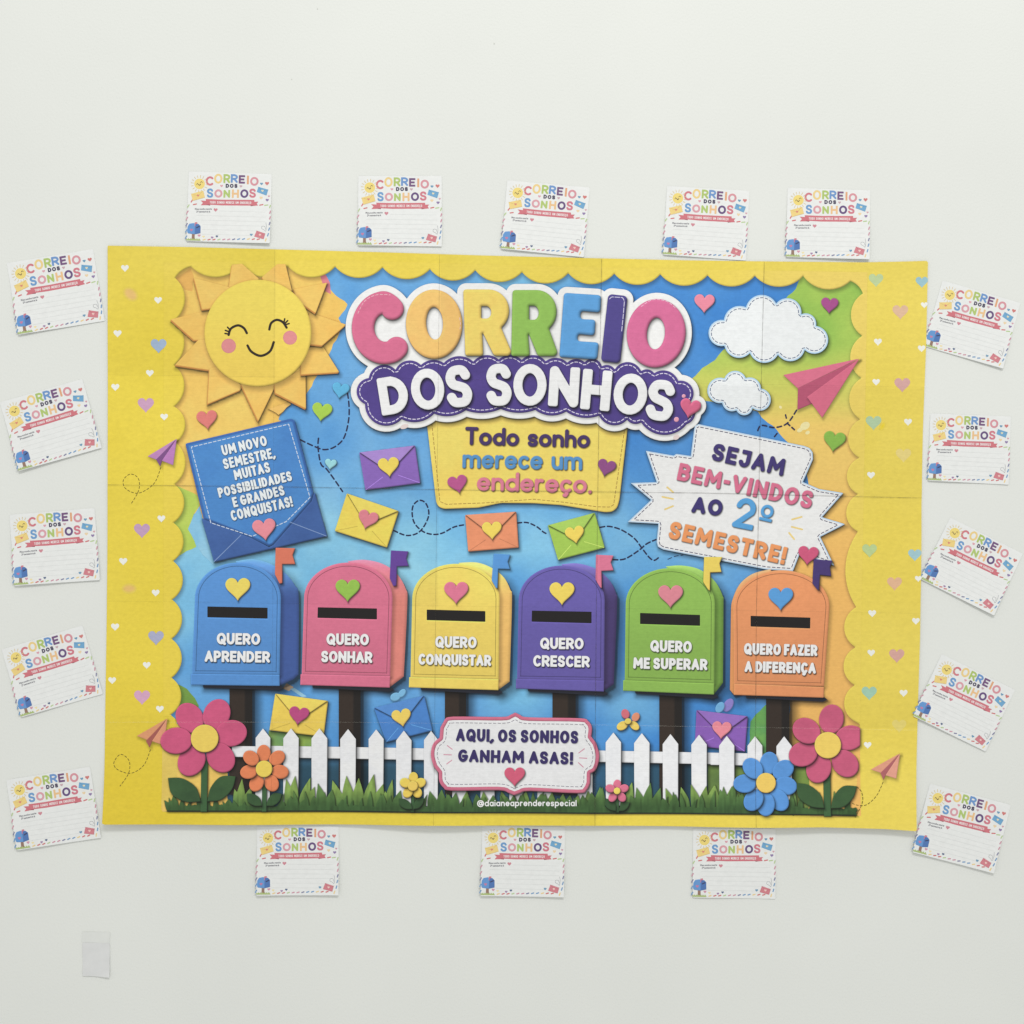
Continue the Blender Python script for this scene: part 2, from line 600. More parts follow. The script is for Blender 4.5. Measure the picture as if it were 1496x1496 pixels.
class Print:
    """a printed sheet: elements in printing order, each a thin sheet laid on the one below"""
    def __init__(self, root, mat, place, res, ext, tint=None):
        self.root, self.mat, self.place, self.tint = root, mat, place, tint
        self.items, self.res, self.ext = [], res, ext
        self.ink = (.085, .008, 1.0, 0.0)
        self.gain = .985

    def el(self, name, sh, col, step=1.0, parent=None, bevel=None, sh_=None, rim=None, label=None, edge=None):
        self.items.append(dict(name=name, sh=sh, col=col, step=step, parent=parent, bevel=bevel, shadow=sh_, rim=rim, label=label, edge=edge))
        return len(self.items) - 1

    def build(self, dz):
        x0, y0, x1, y1 = self.ext
        lv = np.zeros((int((y1 - y0) / self.res) + 2, int((x1 - x0) / self.res) + 2), int)
        for it in self.items:
            b = it['sh'].bb
            st = it['step']
            pad = 2 * st + .01
            if it['shadow']:
                s = it['shadow']
                pad += s[2] * 1.1 + max(abs(s[0]), abs(s[1])) * 0 + 1
            xs = np.arange(math.floor((b[0] - pad) / st) * st, b[2] + pad + st, st) + .0137
            ys = np.arange(math.floor((b[1] - pad) / st) * st, b[3] + pad + st, st) + .0171
            it['xs'], it['ys'] = xs, ys
            it['D'] = it['sh'].f(xs, ys)
        objs = []
        for n, it in enumerate(self.items):
            xs, ys, D = it['xs'], it['ys'], it['D']
            J, I, J2, I2, T, F = march(D, xs, ys)
            if len(F) == 0:
                objs.append(None)
                print('EMPTY', it['name'])
                continue
            C = it['col'](xs, ys, D) if callable(it['col']) else np.broadcast_to(np.array(it['col'], float), D.shape + (3,)).copy()
            C = np.array(C, float)
            if it['rim']:
                w, rc, soft = it['rim']
                k = sstep(-w - soft, -w, D)[..., None]
                C = C * (1 - k) + np.array(rc, float) * k
            if it['bevel']:
                w, hi, lo = it['bevel']
                gy, gx = np.gradient(D, ys, xs)
                gl = np.hypot(gx, gy) + 1e-6
                nl = (-.55 * gx - .83 * gy) / gl
                e = np.clip(1 + D / w, 0, 1) ** 1.3
                f = np.where(nl > 0, 1 + hi * nl * e, 1 + 1.35 * lo * nl * e)
                C = C * f[..., None]
            if it['edge']:
                w, k = it['edge']
                C = C * (1 - k * np.clip(1 + D / w, 0, 1) ** 1.5)[..., None]
            # printed cast shadows of what lies over this element in the artwork
            for o in self.items[n + 1:]:
                if not o['shadow'] or (o['name'] == 'scalloped_border' and it['name'] in ('paper_sheet',)):
                    continue
                dx, dy, bl, al = o['shadow']
                cont = al >= .35
                if al > 0:
                    al *= .88
                ox, oy = o['xs'], o['ys']
                i0, i1 = np.searchsorted(xs, [ox[0] + dx, ox[-1] + dx])
                j0, j1 = np.searchsorted(ys, [oy[0] + dy, oy[-1] + dy])
                if i1 - i0 < 1 or j1 - j0 < 1:
                    continue
                fx = np.clip((xs[i0:i1] - dx - ox[0]) / o['step'], 0, len(ox) - 1.001)
                fy = np.clip((ys[j0:j1] - dy - oy[0]) / o['step'], 0, len(oy) - 1.001)
                ix, iy = fx.astype(int), fy.astype(int)
                u, v = (fx - ix)[None], (fy - iy)[:, None]
                OD = o['D']
                d = (OD[np.ix_(iy, ix)] * (1 - u) + OD[np.ix_(iy, ix + 1)] * u) * (1 - v) + (OD[np.ix_(iy + 1, ix)] * (1 - u) + OD[np.ix_(iy + 1, ix + 1)] * u) * v
                s = al * (1 - sstep(-bl * .55, bl, d))
                if cont:
                    fx2 = np.clip((xs[i0:i1] - dx * .45 - ox[0]) / o['step'], 0, len(ox) - 1.001)
                    fy2 = np.clip((ys[j0:j1] - dy * .45 - oy[0]) / o['step'], 0, len(oy) - 1.001)
                    d2 = OD[np.ix_(np.rint(fy2).astype(int), np.rint(fx2).astype(int))]
                    s = 1 - (1 - s) * (1 - .42 * (1 - sstep(-.6, 1.3, d2)))
                C[j0:j1, i0:i1] *= (1 - s)[..., None]
            C = np.clip(C, 0, 255)
            lum = (C @ np.array([.3, .59, .11]))[..., None]
            C = (C + (lum - C) * self.ink[0]) * (1 - self.ink[1]) + self.ink[1] * np.array((236, 236, 232.)) * self.ink[2] + self.ink[3]
            C = np.clip(C * self.gain, 0, 232)
            t = T[:, None]
            cols = C[J, I] * (1 - t) + C[J2, I2] * t
            px = xs[I] * (1 - T) + xs[I2] * T
            py = ys[J] * (1 - T) + ys[J2] * T
            if self.tint is not None:
                cols = cols * self.tint(px, py)[:, None]
            ci = np.clip(((px - x0) / self.res).astype(int), 0, lv.shape[1] - 1)
            cj = np.clip(((py - y0) / self.res).astype(int), 0, lv.shape[0] - 1)
            L = lv[cj, ci].max() + 1
            lv[cj, ci] = L
            co = self.place(px, py, L * dz)
            me = make_mesh(it['name'], co, F, lin(np.clip(cols, 0, 255)))
            me.materials.append(self.mat)
            ob = bpy.data.objects.new(it['name'], me)
            scn.collection.objects.link(ob)
            p = it['parent']
            ob.parent = self.root if p is None else objs[p]
            if it['label']:
                ob['label'] = it['label']
            objs.append(ob)
            it['level'] = L
        self.lv = lv
        return objs


def lerp(a, b, t):
    return np.asarray(a, float) * (1 - t[..., None]) + np.asarray(b, float) * t[..., None]


def Zm(x0, y0, s):
    def f(*p):
        return [(x0 + a / s, y0 + b / s) for a, b in p]
    f.s = s
    return f


zA, zB, zC, zD = Zm(150, 350, 3.74), Zm(490, 380, 4.987), Zm(760, 380, 4.987), Zm(1000, 370, 4.043)
zE, zF, zG, zH = Zm(150, 600, 4.043), Zm(450, 600, 4.826), Zm(720, 590, 4.987), Zm(890, 590, 3.937)
zI, zJ, zK = Zm(260, 790, 4.4), Zm(590, 790, 4.533), Zm(890, 790, 4.156)
zL, zM, zN = Zm(145, 990, 4.466), Zm(380, 990, 4.675), Zm(620, 1000, 4.987)
zO, zP = Zm(860, 990, 5.541), Zm(1040, 990, 4.675)
zQ, zR, zS, zT = Zm(140, 370, 3.479), Zm(140, 790, 3.52), Zm(1230, 370, 3.479), Zm(1220, 790, 3.44)


def wx(px):
    return (np.asarray(px, float) - 748) * S


def wz(py):
    return (748 - np.asarray(py, float)) * S


# ------------------------------------------------------------------ the wall
def quad_grid(name, x0, x1, z0, z1, y, mat):
    me = bpy.data.meshes.new(name)
    me.from_pydata([(x0, y, z0), (x1, y, z0), (x1, y, z1), (x0, y, z1)], [], [(0, 1, 2, 3)])
    me.materials.append(mat)
    o = bpy.data.objects.new(name, me)
    scn.collection.objects.link(o)
    return o


wall = quad_grid('wall', -4, 4, -1.9, 2.6, 0, MAT_WALL)
wall['kind'] = 'structure'
wall['label'] = 'plain off-white painted wall behind the poster and cards'
wall['category'] = 'wall'
for i, (x, y, r) in enumerate([(464, 13, 1.0), (426, 116, .9), (722, 64, 1.3)]):
    a = np.linspace(0, 2 * np.pi, 9)[:-1]
    rr = r * (1 + .3 * np.sin(a * 3 + i))
    top = [(wx(x + q * math.cos(t) * .8), -.0002, wz(y + q * math.sin(t))) for q, t in zip(rr, a)]
    me = bpy.data.meshes.new('paint_speck')
    me.from_pydata(top + [(wx(x), -.0005, wz(y))], [], [(k, 8, (k + 1) % 8) for k in range(8)])
    me.materials.append(MAT_SPECK)
    o = bpy.data.objects.new('paint_speck', me)
    scn.collection.objects.link(o)
    o.parent = wall

# ------------------------------------------------------------------ the poster
PX, PY = 748.0, 1205.0
poster = bpy.data.objects.new('printed_poster', None)
scn.collection.objects.link(poster)
poster.location = (wx(PX), 0, wz(PY))
poster['label'] = 'large yellow and blue printed poster of six mailboxes under a smiling sun'
poster['category'] = 'poster'
poster.empty_display_size = .1

outline = [(158, 359.4), (280, 361.5), (400, 364.5), (550, 368.7), (700, 373.3), (850, 377.3), (1000, 380.6), (1150, 382.6), (1260, 383.6), (1355, 381.6),
           (1352.3, 508), (1348, 629), (1345.6, 740), (1345.4, 790), (1343.2, 935), (1339.8, 1051), (1337.5, 1140), (1336.3, 1212),
           (1290, 1209), (1200, 1206.5), (1130, 1206.8), (1040, 1206.6), (900, 1204.6), (700, 1204), (480, 1203.4), (330, 1203.4), (240, 1202.4), (152.4, 1202.2),
           (154, 1046), (156.4, 900), (157.6, 790), (158.4, 571), (158, 470)]


def hgt(px, py):
    """paper's distance from the wall in metres"""
    u = (px - 155) / 1195.0
    v = (py - 365) / 840.0
    h = .0014 + .0007 * np.sin(u * 9.3 + 1.1) * np.sin(v * 6.1 + .4) + .0005 * np.sin(u * 23 + v * 5)
    bot = np.clip((v - .86) / .14, 0, 1.2) ** 2
    h += bot * (.0078 + .0026 * np.sin(u * 15.5 + .9) + .0016 * np.sin(u * 31 + 2.0))
    h += np.clip((u - .955) / .045, 0, 1.2) ** 2 * .0012 * (1 + .6 * np.sin(v * 14))
    h += np.clip((.03 - u) / .03, 0, 1) ** 2 * .0008
    top = np.clip((.05 - v) / .05, 0, 1) ** 2
    h += top * (.0008 + .0012 * np.clip((u - .9) / .1, 0, 1))
    for k, x in ((.203, .5), (.403, .4), (.6, .7), (.8, .7)):
        h += .00035 * x / .7 * np.exp(-((u - k + .006 * v) / .006) ** 2)
    h += .0004 * np.exp(-((v - .42) / .008) ** 2)
    return h


def place_poster(px, py, z):
    return np.stack([wx(px) - wx(PX), -(hgt(px, py) + z), wz(py) - wz(PY)], 1)


_sx = [401, 642, 878, 1114]
_rs = np.random.RandomState(5)
_tt = 1 + .022 * (_rs.rand(6, 6) - .5) * 2


def tint_poster(px, py):
    d = (py - 365) / 840.0
    i = sum(((px + (9 * d)) > (x + 3)).astype(int) for x in _sx)
    j = sum((py > y + (px - 158) * .0168).astype(int) for y in (548, 708, 878, 1045))
    return _tt[j, i] * (1 + .008 * np.sin(py * 1.9) * np.sin(py * .23))


P = Print(poster, MAT_POSTER, place_poster, 2.0, (100, 300, 1420, 1260), tint_poster)
E = P.el


def yellow(xs, ys, D):
    X, Y = np.meshgrid(xs, ys)
    n = fbm(xs, ys, 120, 3)
    r = sstep(700, 1300, X)
    top = sstep(520, 380, Y)
    c = lerp((233, 208, 62), (233, 209, 80), r)
    c = c * (1 - .35 * top[..., None]) + np.array((233, 211, 92)) * .35 * top[..., None]
    c = c + (sstep(900, 1200, Y) * sstep(500, 200, X))[..., None] * np.array((-5, -8, -14.))
    return c + (n - .5)[..., None] * np.array((7, 9, 16.))


paper = E('paper_sheet', poly(outline), yellow, 3.0)


# ---- artwork field
def sky(xs, ys, D):
    X, Y = np.meshgrid(xs, ys)
    n = fbm(xs, ys, 150, 11)
    m = fbm(xs, ys, 60, 21)
    base = lerp((98, 166, 224), (68, 140, 214), sstep(420, 1000, X))
    light = np.clip(sstep(700, 830, Y) * sstep(1000, 880, Y) * sstep(900, 300, X) * .75
                    + np.exp(-((X - 770) / 110) ** 2 - ((Y - 410) / 22) ** 2) * .7
                    + np.exp(-((X - 760) / 60) ** 2 - ((Y - 1015) / 35) ** 2) * .8
                    + np.exp(-((X - 300) / 40) ** 2 - ((Y - 830) / 80) ** 2) * .7
                    + np.exp(-((X - 930) / 50) ** 2 - ((Y - 1035) / 45) ** 2) * .5
                    + np.exp(-((X - 760) / 300) ** 2 - ((Y - 790) / 80) ** 2) * .55, 0, 1)
    c = lerp(base, (124, 194, 232), np.clip(light * (.85 + 1.0 * n), 0, 1))
    c = c + (n - .5)[..., None] * np.array((44, 36, 14.)) + (m - .5)[..., None] * np.array((34, 24, 8.))
    low = sstep(1085, 1125, Y)
    c = lerp(c, (38, 76, 96), low * (.6 + .5 * m))
    return c


top_c = [(256.4, 406.7), (280, 390), (352, 389), (421, 389.4), (490, 390), (559.2, 391), (628.4, 393.6), (694.5, 395), (762.7, 397.8), (830.2, 399.4), (897.4, 400.2), (964.5, 401.2), (1033.6, 402.6), (1102.6, 403.4), (1173.1, 403.6), (1242, 411)]
right_c = zS((105, 205), (102, 420), (98, 635), (92, 845), (87, 1040), (80, 1225), (80, 1415)) + zT((105, 333), (102, 535), (98, 725), (108, 912))
left_c = zR((385, 895), (390, 705), (390, 505), (393, 303), (398, 105)) + zQ((395, 1370), (402, 1175), (408, 962), (400, 780), (400, 570), (400, 345))
field = []
for a, b in zip(top_c, top_c[1:]):
    field += bulge(a, b, -16 if b[0] > 300 else 3)
field += bulge(top_c[-1], right_c[0], 3)
for a, b in zip(right_c, right_c[1:]):
    field += bulge(a, b, -17)
field += [right_c[-1], (1256, 1058), (1256, 1190.4), (1130, 1188), (860, 1187), (620, 1185.4), (380, 1184.4), (238.6, 1184.2), (238.6, 1168), (257, 1160), (258.6, 1052), left_c[0]]
for a, b in zip(left_c, left_c[1:]):
    field += bulge(a, b, -15)
field += bulge(left_c[-1], top_c[0], -15)
FIELD = poly(field)
sky_i = E('sky_background', FIELD, sky, 1.5)


def pat(c0, c1, sc, seed, grad=None):
    def f(xs, ys, D):
        n = fbm(xs, ys, sc, seed)
        c = lerp(c0, c1, np.clip((n - .2) * 1.6, 0, 1))
        if grad is not None:
            X, Y = np.meshgrid(xs, ys)
            c = grad(c, X, Y)
        return c
    return f


def jag(pts, amp, seed, n=7):
    P_ = np.array(list(pts) + [pts[0]], float)
    r = np.random.RandomState(seed)
    out = []
    for a, b in zip(P_, P_[1:]):
        L = np.hypot(*(b - a))
        k = max(1, int(L / n))
        nn = np.array([-(b - a)[1], (b - a)[0]]) / (L + 1e-9)
        for t in range(k):
            out.append(a + (b - a) * t / k + nn * (r.rand() - .5) * amp * (1 if t else .3))
    return out


# torn coloured papers behind everything
E('torn_paper', poly(jag([(240, 380)] + zA((1190, 120), (1195, 200), (1240, 270), (1340, 355), (1290, 430), (1310, 470), (1200, 700), (1110, 850), (1020, 895), (960, 985), (1000, 1000), (900, 1080)) + [(300, 760), (240, 720)], 3.0, 1)) & FIELD,
  pat((242, 190, 88), (247, 205, 100), 60, 31), 1.5, sky_i, label='torn orange-yellow paper behind the sun')
E('torn_paper', poly(zA((1188, 196), (1218, 190), (1242, 235), (1248, 300), (1215, 282))), (228, 128, 140), 1, sky_i, label='scrap of pink torn paper right of the sun')
E('torn_paper', poly(jag(zE((380, 380), (430, 440), (560, 500), (572, 560), (545, 600), (505, 700), (540, 760), (555, 805), (470, 845), (400, 900), (380, 600)), 2.5, 2)) & FIELD,
  pat((172, 205, 80), (190, 212, 88), 40, 32), 1.2, sky_i, label='torn lime paper at the left edge')
E('torn_paper', poly(jag(zE((575, 560), (600, 700), (650, 890), (660, 915), (625, 880), (590, 850), (565, 810), (540, 760), (505, 700), (548, 602)), 2.5, 3)), pat((150, 205, 232), (122, 190, 230), 30, 33), 1.2, sky_i)
E('torn_paper', poly(jag(zI((-10, 915), (60, 950), (110, 1010), (135, 1060), (120, 1144), (-10, 1144)), 2.5, 4)) & FIELD, pat((130, 170, 70), (110, 150, 62), 40, 34), 1.2, sky_i)


def g_right(c, X, Y):
    c = lerp(c, (214, 208, 92), sstep(480, 575, Y) * .85)
    c = lerp(c, (243, 200, 100), sstep(560, 640, Y))
    c = lerp(c, (240, 178, 92), sstep(640, 860, Y) * .8)
    return c


E('torn_paper', poly(jag(zD((700, 100), (672, 170), (655, 210), (610, 252), (500, 400), (225, 575), (180, 632), (130, 662), (85, 700), (38, 745), (75, 815), (115, 872), (300, 880), (430, 935), (455, 972), (492, 1002), (542, 1042), (605, 1115), (700, 1190)) + [(1180, 700), (1196, 760), (1150, 800), (1155, 1000), (1150, 1130), (1180, 1192), (1290, 1192), (1290, 380)], 2.5, 6)) & FIELD,
  pat((138, 188, 74), (172, 203, 84), 70, 36, g_right), 1.5, sky_i, label='torn paper turning from green to orange down the right side')
E('torn_paper', poly(jag(zP((300, 250), (372, 180), (376, 560), (250, 520), (262, 300)), 1.5, 7)), pat((80, 150, 90), (110, 170, 80), 30, 37), 1.2, sky_i, label='torn green paper behind the fence')
E('torn_paper', poly(jag(zM((60, 358), (440, 398), (440, 470), (60, 470)), 1.5, 8)), pat((150, 180, 70), (100, 150, 100), 40, 38), 1.2, sky_i)
E('torn_paper', poly(jag(zP((545, 590), (662, 590), (660, 880), (540, 940)), 1.5, 9)), pat((140, 160, 70), (110, 140, 60), 40, 39), 1.2, sky_i)
E('torn_paper', poly(jag(zP((662, 590), (985, 590), (985, 760), (880, 940), (660, 940)), 1.5, 10)), pat((240, 200, 95), (232, 186, 92), 40, 40), 1.2, sky_i)
E('torn_paper', poly(jag(zO((960, 700), (1180, 700), (1320, 760), (1320, 1080), (960, 1080)), 1.5, 12)), pat((110, 140, 62), (84, 110, 60), 30, 41), 1.2, sky_i)
E('torn_paper', poly(jag(zL((505, 300), (600, 300), (700, 540), (840, 620), (842, 868), (418, 868), (418, 800), (505, 790)), 1.2, 13)) & FIELD, pat((240, 200, 95), (236, 192, 90), 40, 42), 1.2, sky_i)
E('torn_paper', poly(zI((672, 950), (700, 915), (745, 940), (715, 965))), (222, 186, 150), .8, sky_i)
E('torn_paper', poly(zI((720, 950), (750, 945), (830, 1000), (800, 1005))), (150, 200, 226), .8, sky_i)

E('torn_paper', poly(zA((400, 214), (482, 160), (500, 200), (492, 285), (450, 275))), (232, 176, 86), 1, sky_i)
E('torn_paper', poly(jag(zA((905, 925), (1020, 885), (1030, 900), (962, 958), (945, 945)), 1.5, 31)), (240, 190, 96), .8, sky_i, None, (1, 2, 3, .35))
# scalloped frame printed over the field: its inner lip and shade
ART = poly([(240, 384), (490, 380), (760, 388), (1030, 394), (1267, 398), (1262, 700), (1258, 900), (1256, 1056), (1000, 1056), (500, 1050), (238.6, 1046), (239, 800)])
lip = ART - FIELD


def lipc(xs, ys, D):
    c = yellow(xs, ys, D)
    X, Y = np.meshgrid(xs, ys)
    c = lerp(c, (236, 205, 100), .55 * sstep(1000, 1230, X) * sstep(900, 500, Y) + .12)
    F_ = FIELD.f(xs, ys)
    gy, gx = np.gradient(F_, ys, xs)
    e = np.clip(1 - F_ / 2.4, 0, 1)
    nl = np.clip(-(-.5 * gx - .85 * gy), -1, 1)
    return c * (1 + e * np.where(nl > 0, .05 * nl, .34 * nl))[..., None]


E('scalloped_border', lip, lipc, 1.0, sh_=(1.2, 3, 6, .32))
# faint seam of the artwork's own rectangle
E('artwork_margin', poly(zL((412, 430), (510, 430), (512, 690), (500, 790), (430, 800), (412, 868))), pat((222, 190, 82), (230, 200, 92), 30, 44), 1.2)


def hpart(zf, x, y, w, col, rot=0, shadow=(1.2, 2, 2.5, .35), bev=(2.0, .10, .25), step=.8, parent=None, label=None, name='heart'):
    (cx, cy), = zf((x, y))
    return E(name, heart(cx, cy, w / zf.s, rot), col, step, parent, bev, shadow, label=label)


WH = (238, 236, 226)
for x, y, w in [(124, 160, 42), (305, 335, 42), (84, 517, 44), (260, 733, 42), (72, 810, 44), (338, 972, 42)]:
    hpart(zA, x, y, w, WH, 0, None, None)
for zf, x, y, w, c in [(zA, 308, 585, 86, (158, 180, 208)), (zA, 238, 908, 88, (205, 158, 190)), (zE, 233, 712, 94, (196, 156, 190)),
                       (zR, 310, 502, 80, (170, 172, 200)), (zR, 238, 808, 82, (214, 162, 192)),
                       (zS, 172, 140, 74, (186, 206, 150)), (zS, 404, 150, 62, (152, 194, 204)), (zS, 296, 302, 80, (224, 184, 150)),
                       (zS, 306, 672, 80, (214, 164, 158)), (zS, 160, 865, 80, (174, 202, 160)), (zS, 312, 1030, 78, (230, 208, 122)),
                       (zT, 172, 52, 74, (184, 206, 140)), (zT, 398, 74, 66, (158, 198, 206)), (zT, 297, 218, 74, (226, 178, 140)),
                       (zT, 308, 580, 76, (216, 164, 152)), (zT, 170, 768, 76, (160, 202, 176)), (zT, 320, 932, 72, (230, 210, 108))]:
    hpart(zf, x, y, w, c, 0, None, None)
for zf, L in ((zE, [(348, 640, 46), (122, 893, 46)]), (zR, [(142, 108, 42), (308, 270, 40), (100, 445, 42), (262, 642, 40), (85, 720, 40), (330, 867, 40)]),
              (zS, [(182, 453, 40), (416, 266, 34), (403, 487, 38), (173, 657, 38), (335, 860, 40), (147, 1130, 40)]),
              (zT, [(185, 367, 40), (415, 192, 34), (403, 405, 38), (180, 565, 38), (342, 767, 40), (162, 1028, 38)])):
    for x, y, w in L:
        hpart(zf, x, y, w, WH, 0, None, None)


def blot(zf, x, y, rx, ry, rot, c):
    (cx, cy), = zf((x, y))

    def f(xs, ys, D):
        k = sstep(-6, 0, D)
        return lerp(np.broadcast_to(np.array(c, float), D.shape + (3,)), (229, 205, 74), k)
    E('ink_smudge', ell(cx, cy, rx / zf.s, ry / zf.s, rot), f, 1.0)


blot(zA, 155, 300, 48, 36, 40, (234, 190, 110))
blot(zR, 172, 246, 40, 28, 0, (232, 188, 105))
blot(zS, 205, 880, 14, 24, 30, (240, 212, 20))

# ---- dashed flight trails
NAVY = (38, 40, 78)


def trail(zf, pts, on=7.5, offl=4.5, r=1.15, col=NAVY, smooth=True):
    q = catmull(zf(*pts), 10) if smooth else zf(*pts)
    E('dashed_trail', dashes(q, on, offl, r), col, .45)


trail(zF, [(268, -180), (288, -60), (288, 60), (255, 190), (190, 255), (120, 275), (60, 258), (-40, 212), (-110, 172)])
trail(zF, [(75, 195), (72, 260), (92, 375), (132, 412), (190, 490), (245, 570)])
trail(zF, [(605, 845), (700, 880), (790, 850), (850, 745), (835, 660), (785, 632), (738, 680), (745, 780), (805, 848), (880, 872), (950, 862), (1030, 820), (1110, 803)], 6, 4)
trail(zG, [(180, 868), (250, 865), (320, 895), (370, 935), (408, 952)], 6, 4)
trail(zG, [(780, 900), (850, 893), (940, 920), (1030, 980), (1085, 1050), (1140, 1120), (1175, 1140), (1205, 1122)], 7, 4)
trail(zG, [(875, 1135), (960, 1130), (1060, 1070), (1120, 1020), (1190, 988)], 7, 4)
trail(zG, [(1275, 1132), (1330, 1110), (1385, 1102)], 6, 4, .6)
BRN = (98, 84, 34)
trail(zE, [(345, 335), (305, 430), (215, 487), (140, 462), (124, 412), (165, 375), (212, 400), (215, 470), (165, 558)], 3.4, 2.6, .5, BRN)
trail(zL, [(335, 470), (292, 570), (210, 622), (125, 600), (97, 555), (140, 500), (195, 540), (195, 620), (140, 705)], 3.4, 2.6, .5, BRN)

# ---- fence posts of the mailboxes are drawn before the mailboxes; see mailbox()
# ---- sun
fx, fy = zA((850, 512))[0]
sun = E('sun', circ(fx, fy, 78), lambda xs, ys, D: lerp((243, 214, 86), (240, 205, 82), sstep(430, 560, np.meshgrid(xs, ys)[1])), 1.0, None, (3.5, .07, .2), (2, 4, 8, .30), edge=(3, .10))
sun_item = P.items.pop()
rays = [((375, 437), (590, 383), (590, 548), (500, 549)), ((398, 685), (525, 548), (610, 545), (640, 715), (580, 712)),
        ((575, 897), (585, 705), (640, 690), (760, 800), (755, 820)), ((852, 992), (757, 790), (950, 790)), ((1112, 923), (945, 838), (940, 790), (1080, 715), (1110, 735)),
        ((1293, 724), (1085, 737), (1085, 600), (1200, 577)), ((1330, 465), (1130, 398), (1120, 570), (1200, 578)), ((1228, 236), (1045, 272), (1060, 330), (1165, 402)),
        ((872, 205), (955, 135), (1000, 135), (1035, 280), (900, 280)), ((708, 138), (762, 133), (855, 215), (800, 280), (690, 262)), ((500, 210), (700, 262), (640, 370), (545, 382))]
ray_items = []
for r in rays:
    q_ = np.array(zA(*r))
    main_ = poly(q_)

    def rc_(xs, ys, D, main_=main_):
        n = fbm(xs, ys, 30, 51)
        return lerp(lerp((240, 188, 88), (245, 199, 98), np.clip((n - .2) * 1.6, 0, 1)), (204, 138, 66), sstep(-.5, .7, main_.f(xs, ys)))
    ray_items.append(dict(name='ray', sh=main_ | poly(q_ + np.array([-1.1, 2.3])) | poly(q_ + np.array([-.5, 1.2])), col=rc_, step=.9, parent='SUN', bevel=(1.6, .05, .12), shadow=(2, 4, 6, .36), rim=None, label=None, edge=None))
# rays lie under the face, yet hang from it: build order face-last, parent fixed afterwards
ray_idx = []
for it in ray_items:
    it['parent'] = None
    P.items.append(it)
    ray_idx.append(len(P.items) - 1)
P.items.append(sun_item)
sun = len(P.items) - 1
REPARENT = [(i, sun) for i in ray_idx]
DK = (46, 36, 30)
for pts in ([(690, 522), (702, 488), (740, 470), (772, 484), (789, 512)], [(912, 492), (922, 458), (952, 440), (985, 452), (1006, 482)]):
    E('eye', line(catmull(zA(*pts), 6), 1.75), DK, .5, sun)
E('eyelash', strokes([(np.array(zA(a, b)), 1.1, None) for a, b in (((684, 480), (700, 497)), ((670, 514), (694, 518)), ((672, 497), (695, 506)), ((996, 434), (992, 454)), ((1020, 460), (1000, 466)), ((1012, 444), (996, 460)))]), DK, .4, sun)
E('mouth', line(catmull(zA((793, 580), (815, 614), (865, 636), (915, 612), (936, 562)), 8), 1.8), DK, .5, sun)
for x, y, r in ((690, 582, 39.5), (1025, 537, 38)):
    E('cheek', circ(*zA((x, y))[0], r / 3.74), (226, 138, 140), .8, sun, edge=(1.5, .06))

hpart(zA, 572, 988, 112, (226, 122, 116), -6, label='coral pink heart under the sun')
hpart(zA, 1198, 945, 110, (168, 208, 72), 8, label='lime heart right of the sun')
hpart(zA, 1300, 828, 94, (92, 182, 228), 10, label='sky blue heart beside the title')
hpart(zF, 160, 380, 82, (150, 214, 222), 8, label='small mint heart on the dashed trail')
hpart(zD, 117, 300, 120, (236, 136, 158), 2)
hpart(zD, 855, 312, 102, (170, 76, 140), 4)
hpart(zD, 883, 1115, 130, (134, 184, 70), 8)

# ---- clouds
for vs, bl in (([(232, 395), (362, 320), (540, 298), (688, 362), (775, 430), (708, 572), (550, 600), (385, 590), (235, 548)], [38, 62, 62, 34, 108, 52, 53, 48, 93]),
               ([(235, 740), (360, 738), (450, 800), (400, 915), (305, 928), (222, 885)], [44, 28, 85, 36, 24, 95])):
    cp = scallop(zD(*vs), [b / 4.043 for b in bl])
    c = E('cloud', poly(cp), (232, 235, 238), .8, None, None, (2, 4, 6, .40), rim=(1.2, (176, 210, 236), 1.6))
    E('stitching', stitch(cp, 4.2, 4.2, 2.6, .55), (70, 92, 130), .4, c)

# ---- title
LET = []
ring = lambda o, i: o - i
Cs = catmull([(573.6, 451.4), (569, 446.5)] + ell_pts(562.6, 479, 32, 36.8, 0, 16, -92, -292).tolist() + [(579.6, 508.6)], 6)
L_C = line(Cs, 16.4)
L_O1 = ell(634.3, 473.8, 41.2, 50.6, -2)
H_O1 = ell(635, 472.6, 12.2, 23.6, -2)


def shear_pts(p, k, y0):
    return [(x + k * (y - y0), y) for x, y in p]


def rshape(x0, x1, xr, y0, y1, hx0, hx1, hy0, hy1, nx, ny, legx0, legx1, k):
    out = [(x0, y0), (x0 + (xr - x0) * .55, y0)]
    yb = y0 + (ny - y0) * .98
    out += ell_pts(x0 + (xr - x0) * .55, (y0 + yb) / 2, (xr - x0) * .45, (yb - y0) / 2, 0, 15, -90, 52).tolist()[1:]
    out += [(legx1, y1 - 5), (legx1 - 4, y1), (legx0, y1), (nx + .3, ny), (nx - 1, ny + 2), (x1, y1), (x0 + k, y1)]
    o = poly(out).off(-3.2).off(3.2)
    o = rpoly(out, 5.0)
    h = [(hx0, hy0), (hx0 + (hx1 - hx0) * .5, hy0)] + ell_pts(hx0 + (hx1 - hx0) * .5, (hy0 + hy1) / 2, (hx1 - hx0) * .5, (hy1 - hy0) / 2, 0, 9, -80, 80).tolist() + [(hx0 + (hx1 - hx0) * .5, hy1), (hx0, hy1)]
    return o, rpoly(h, 2)


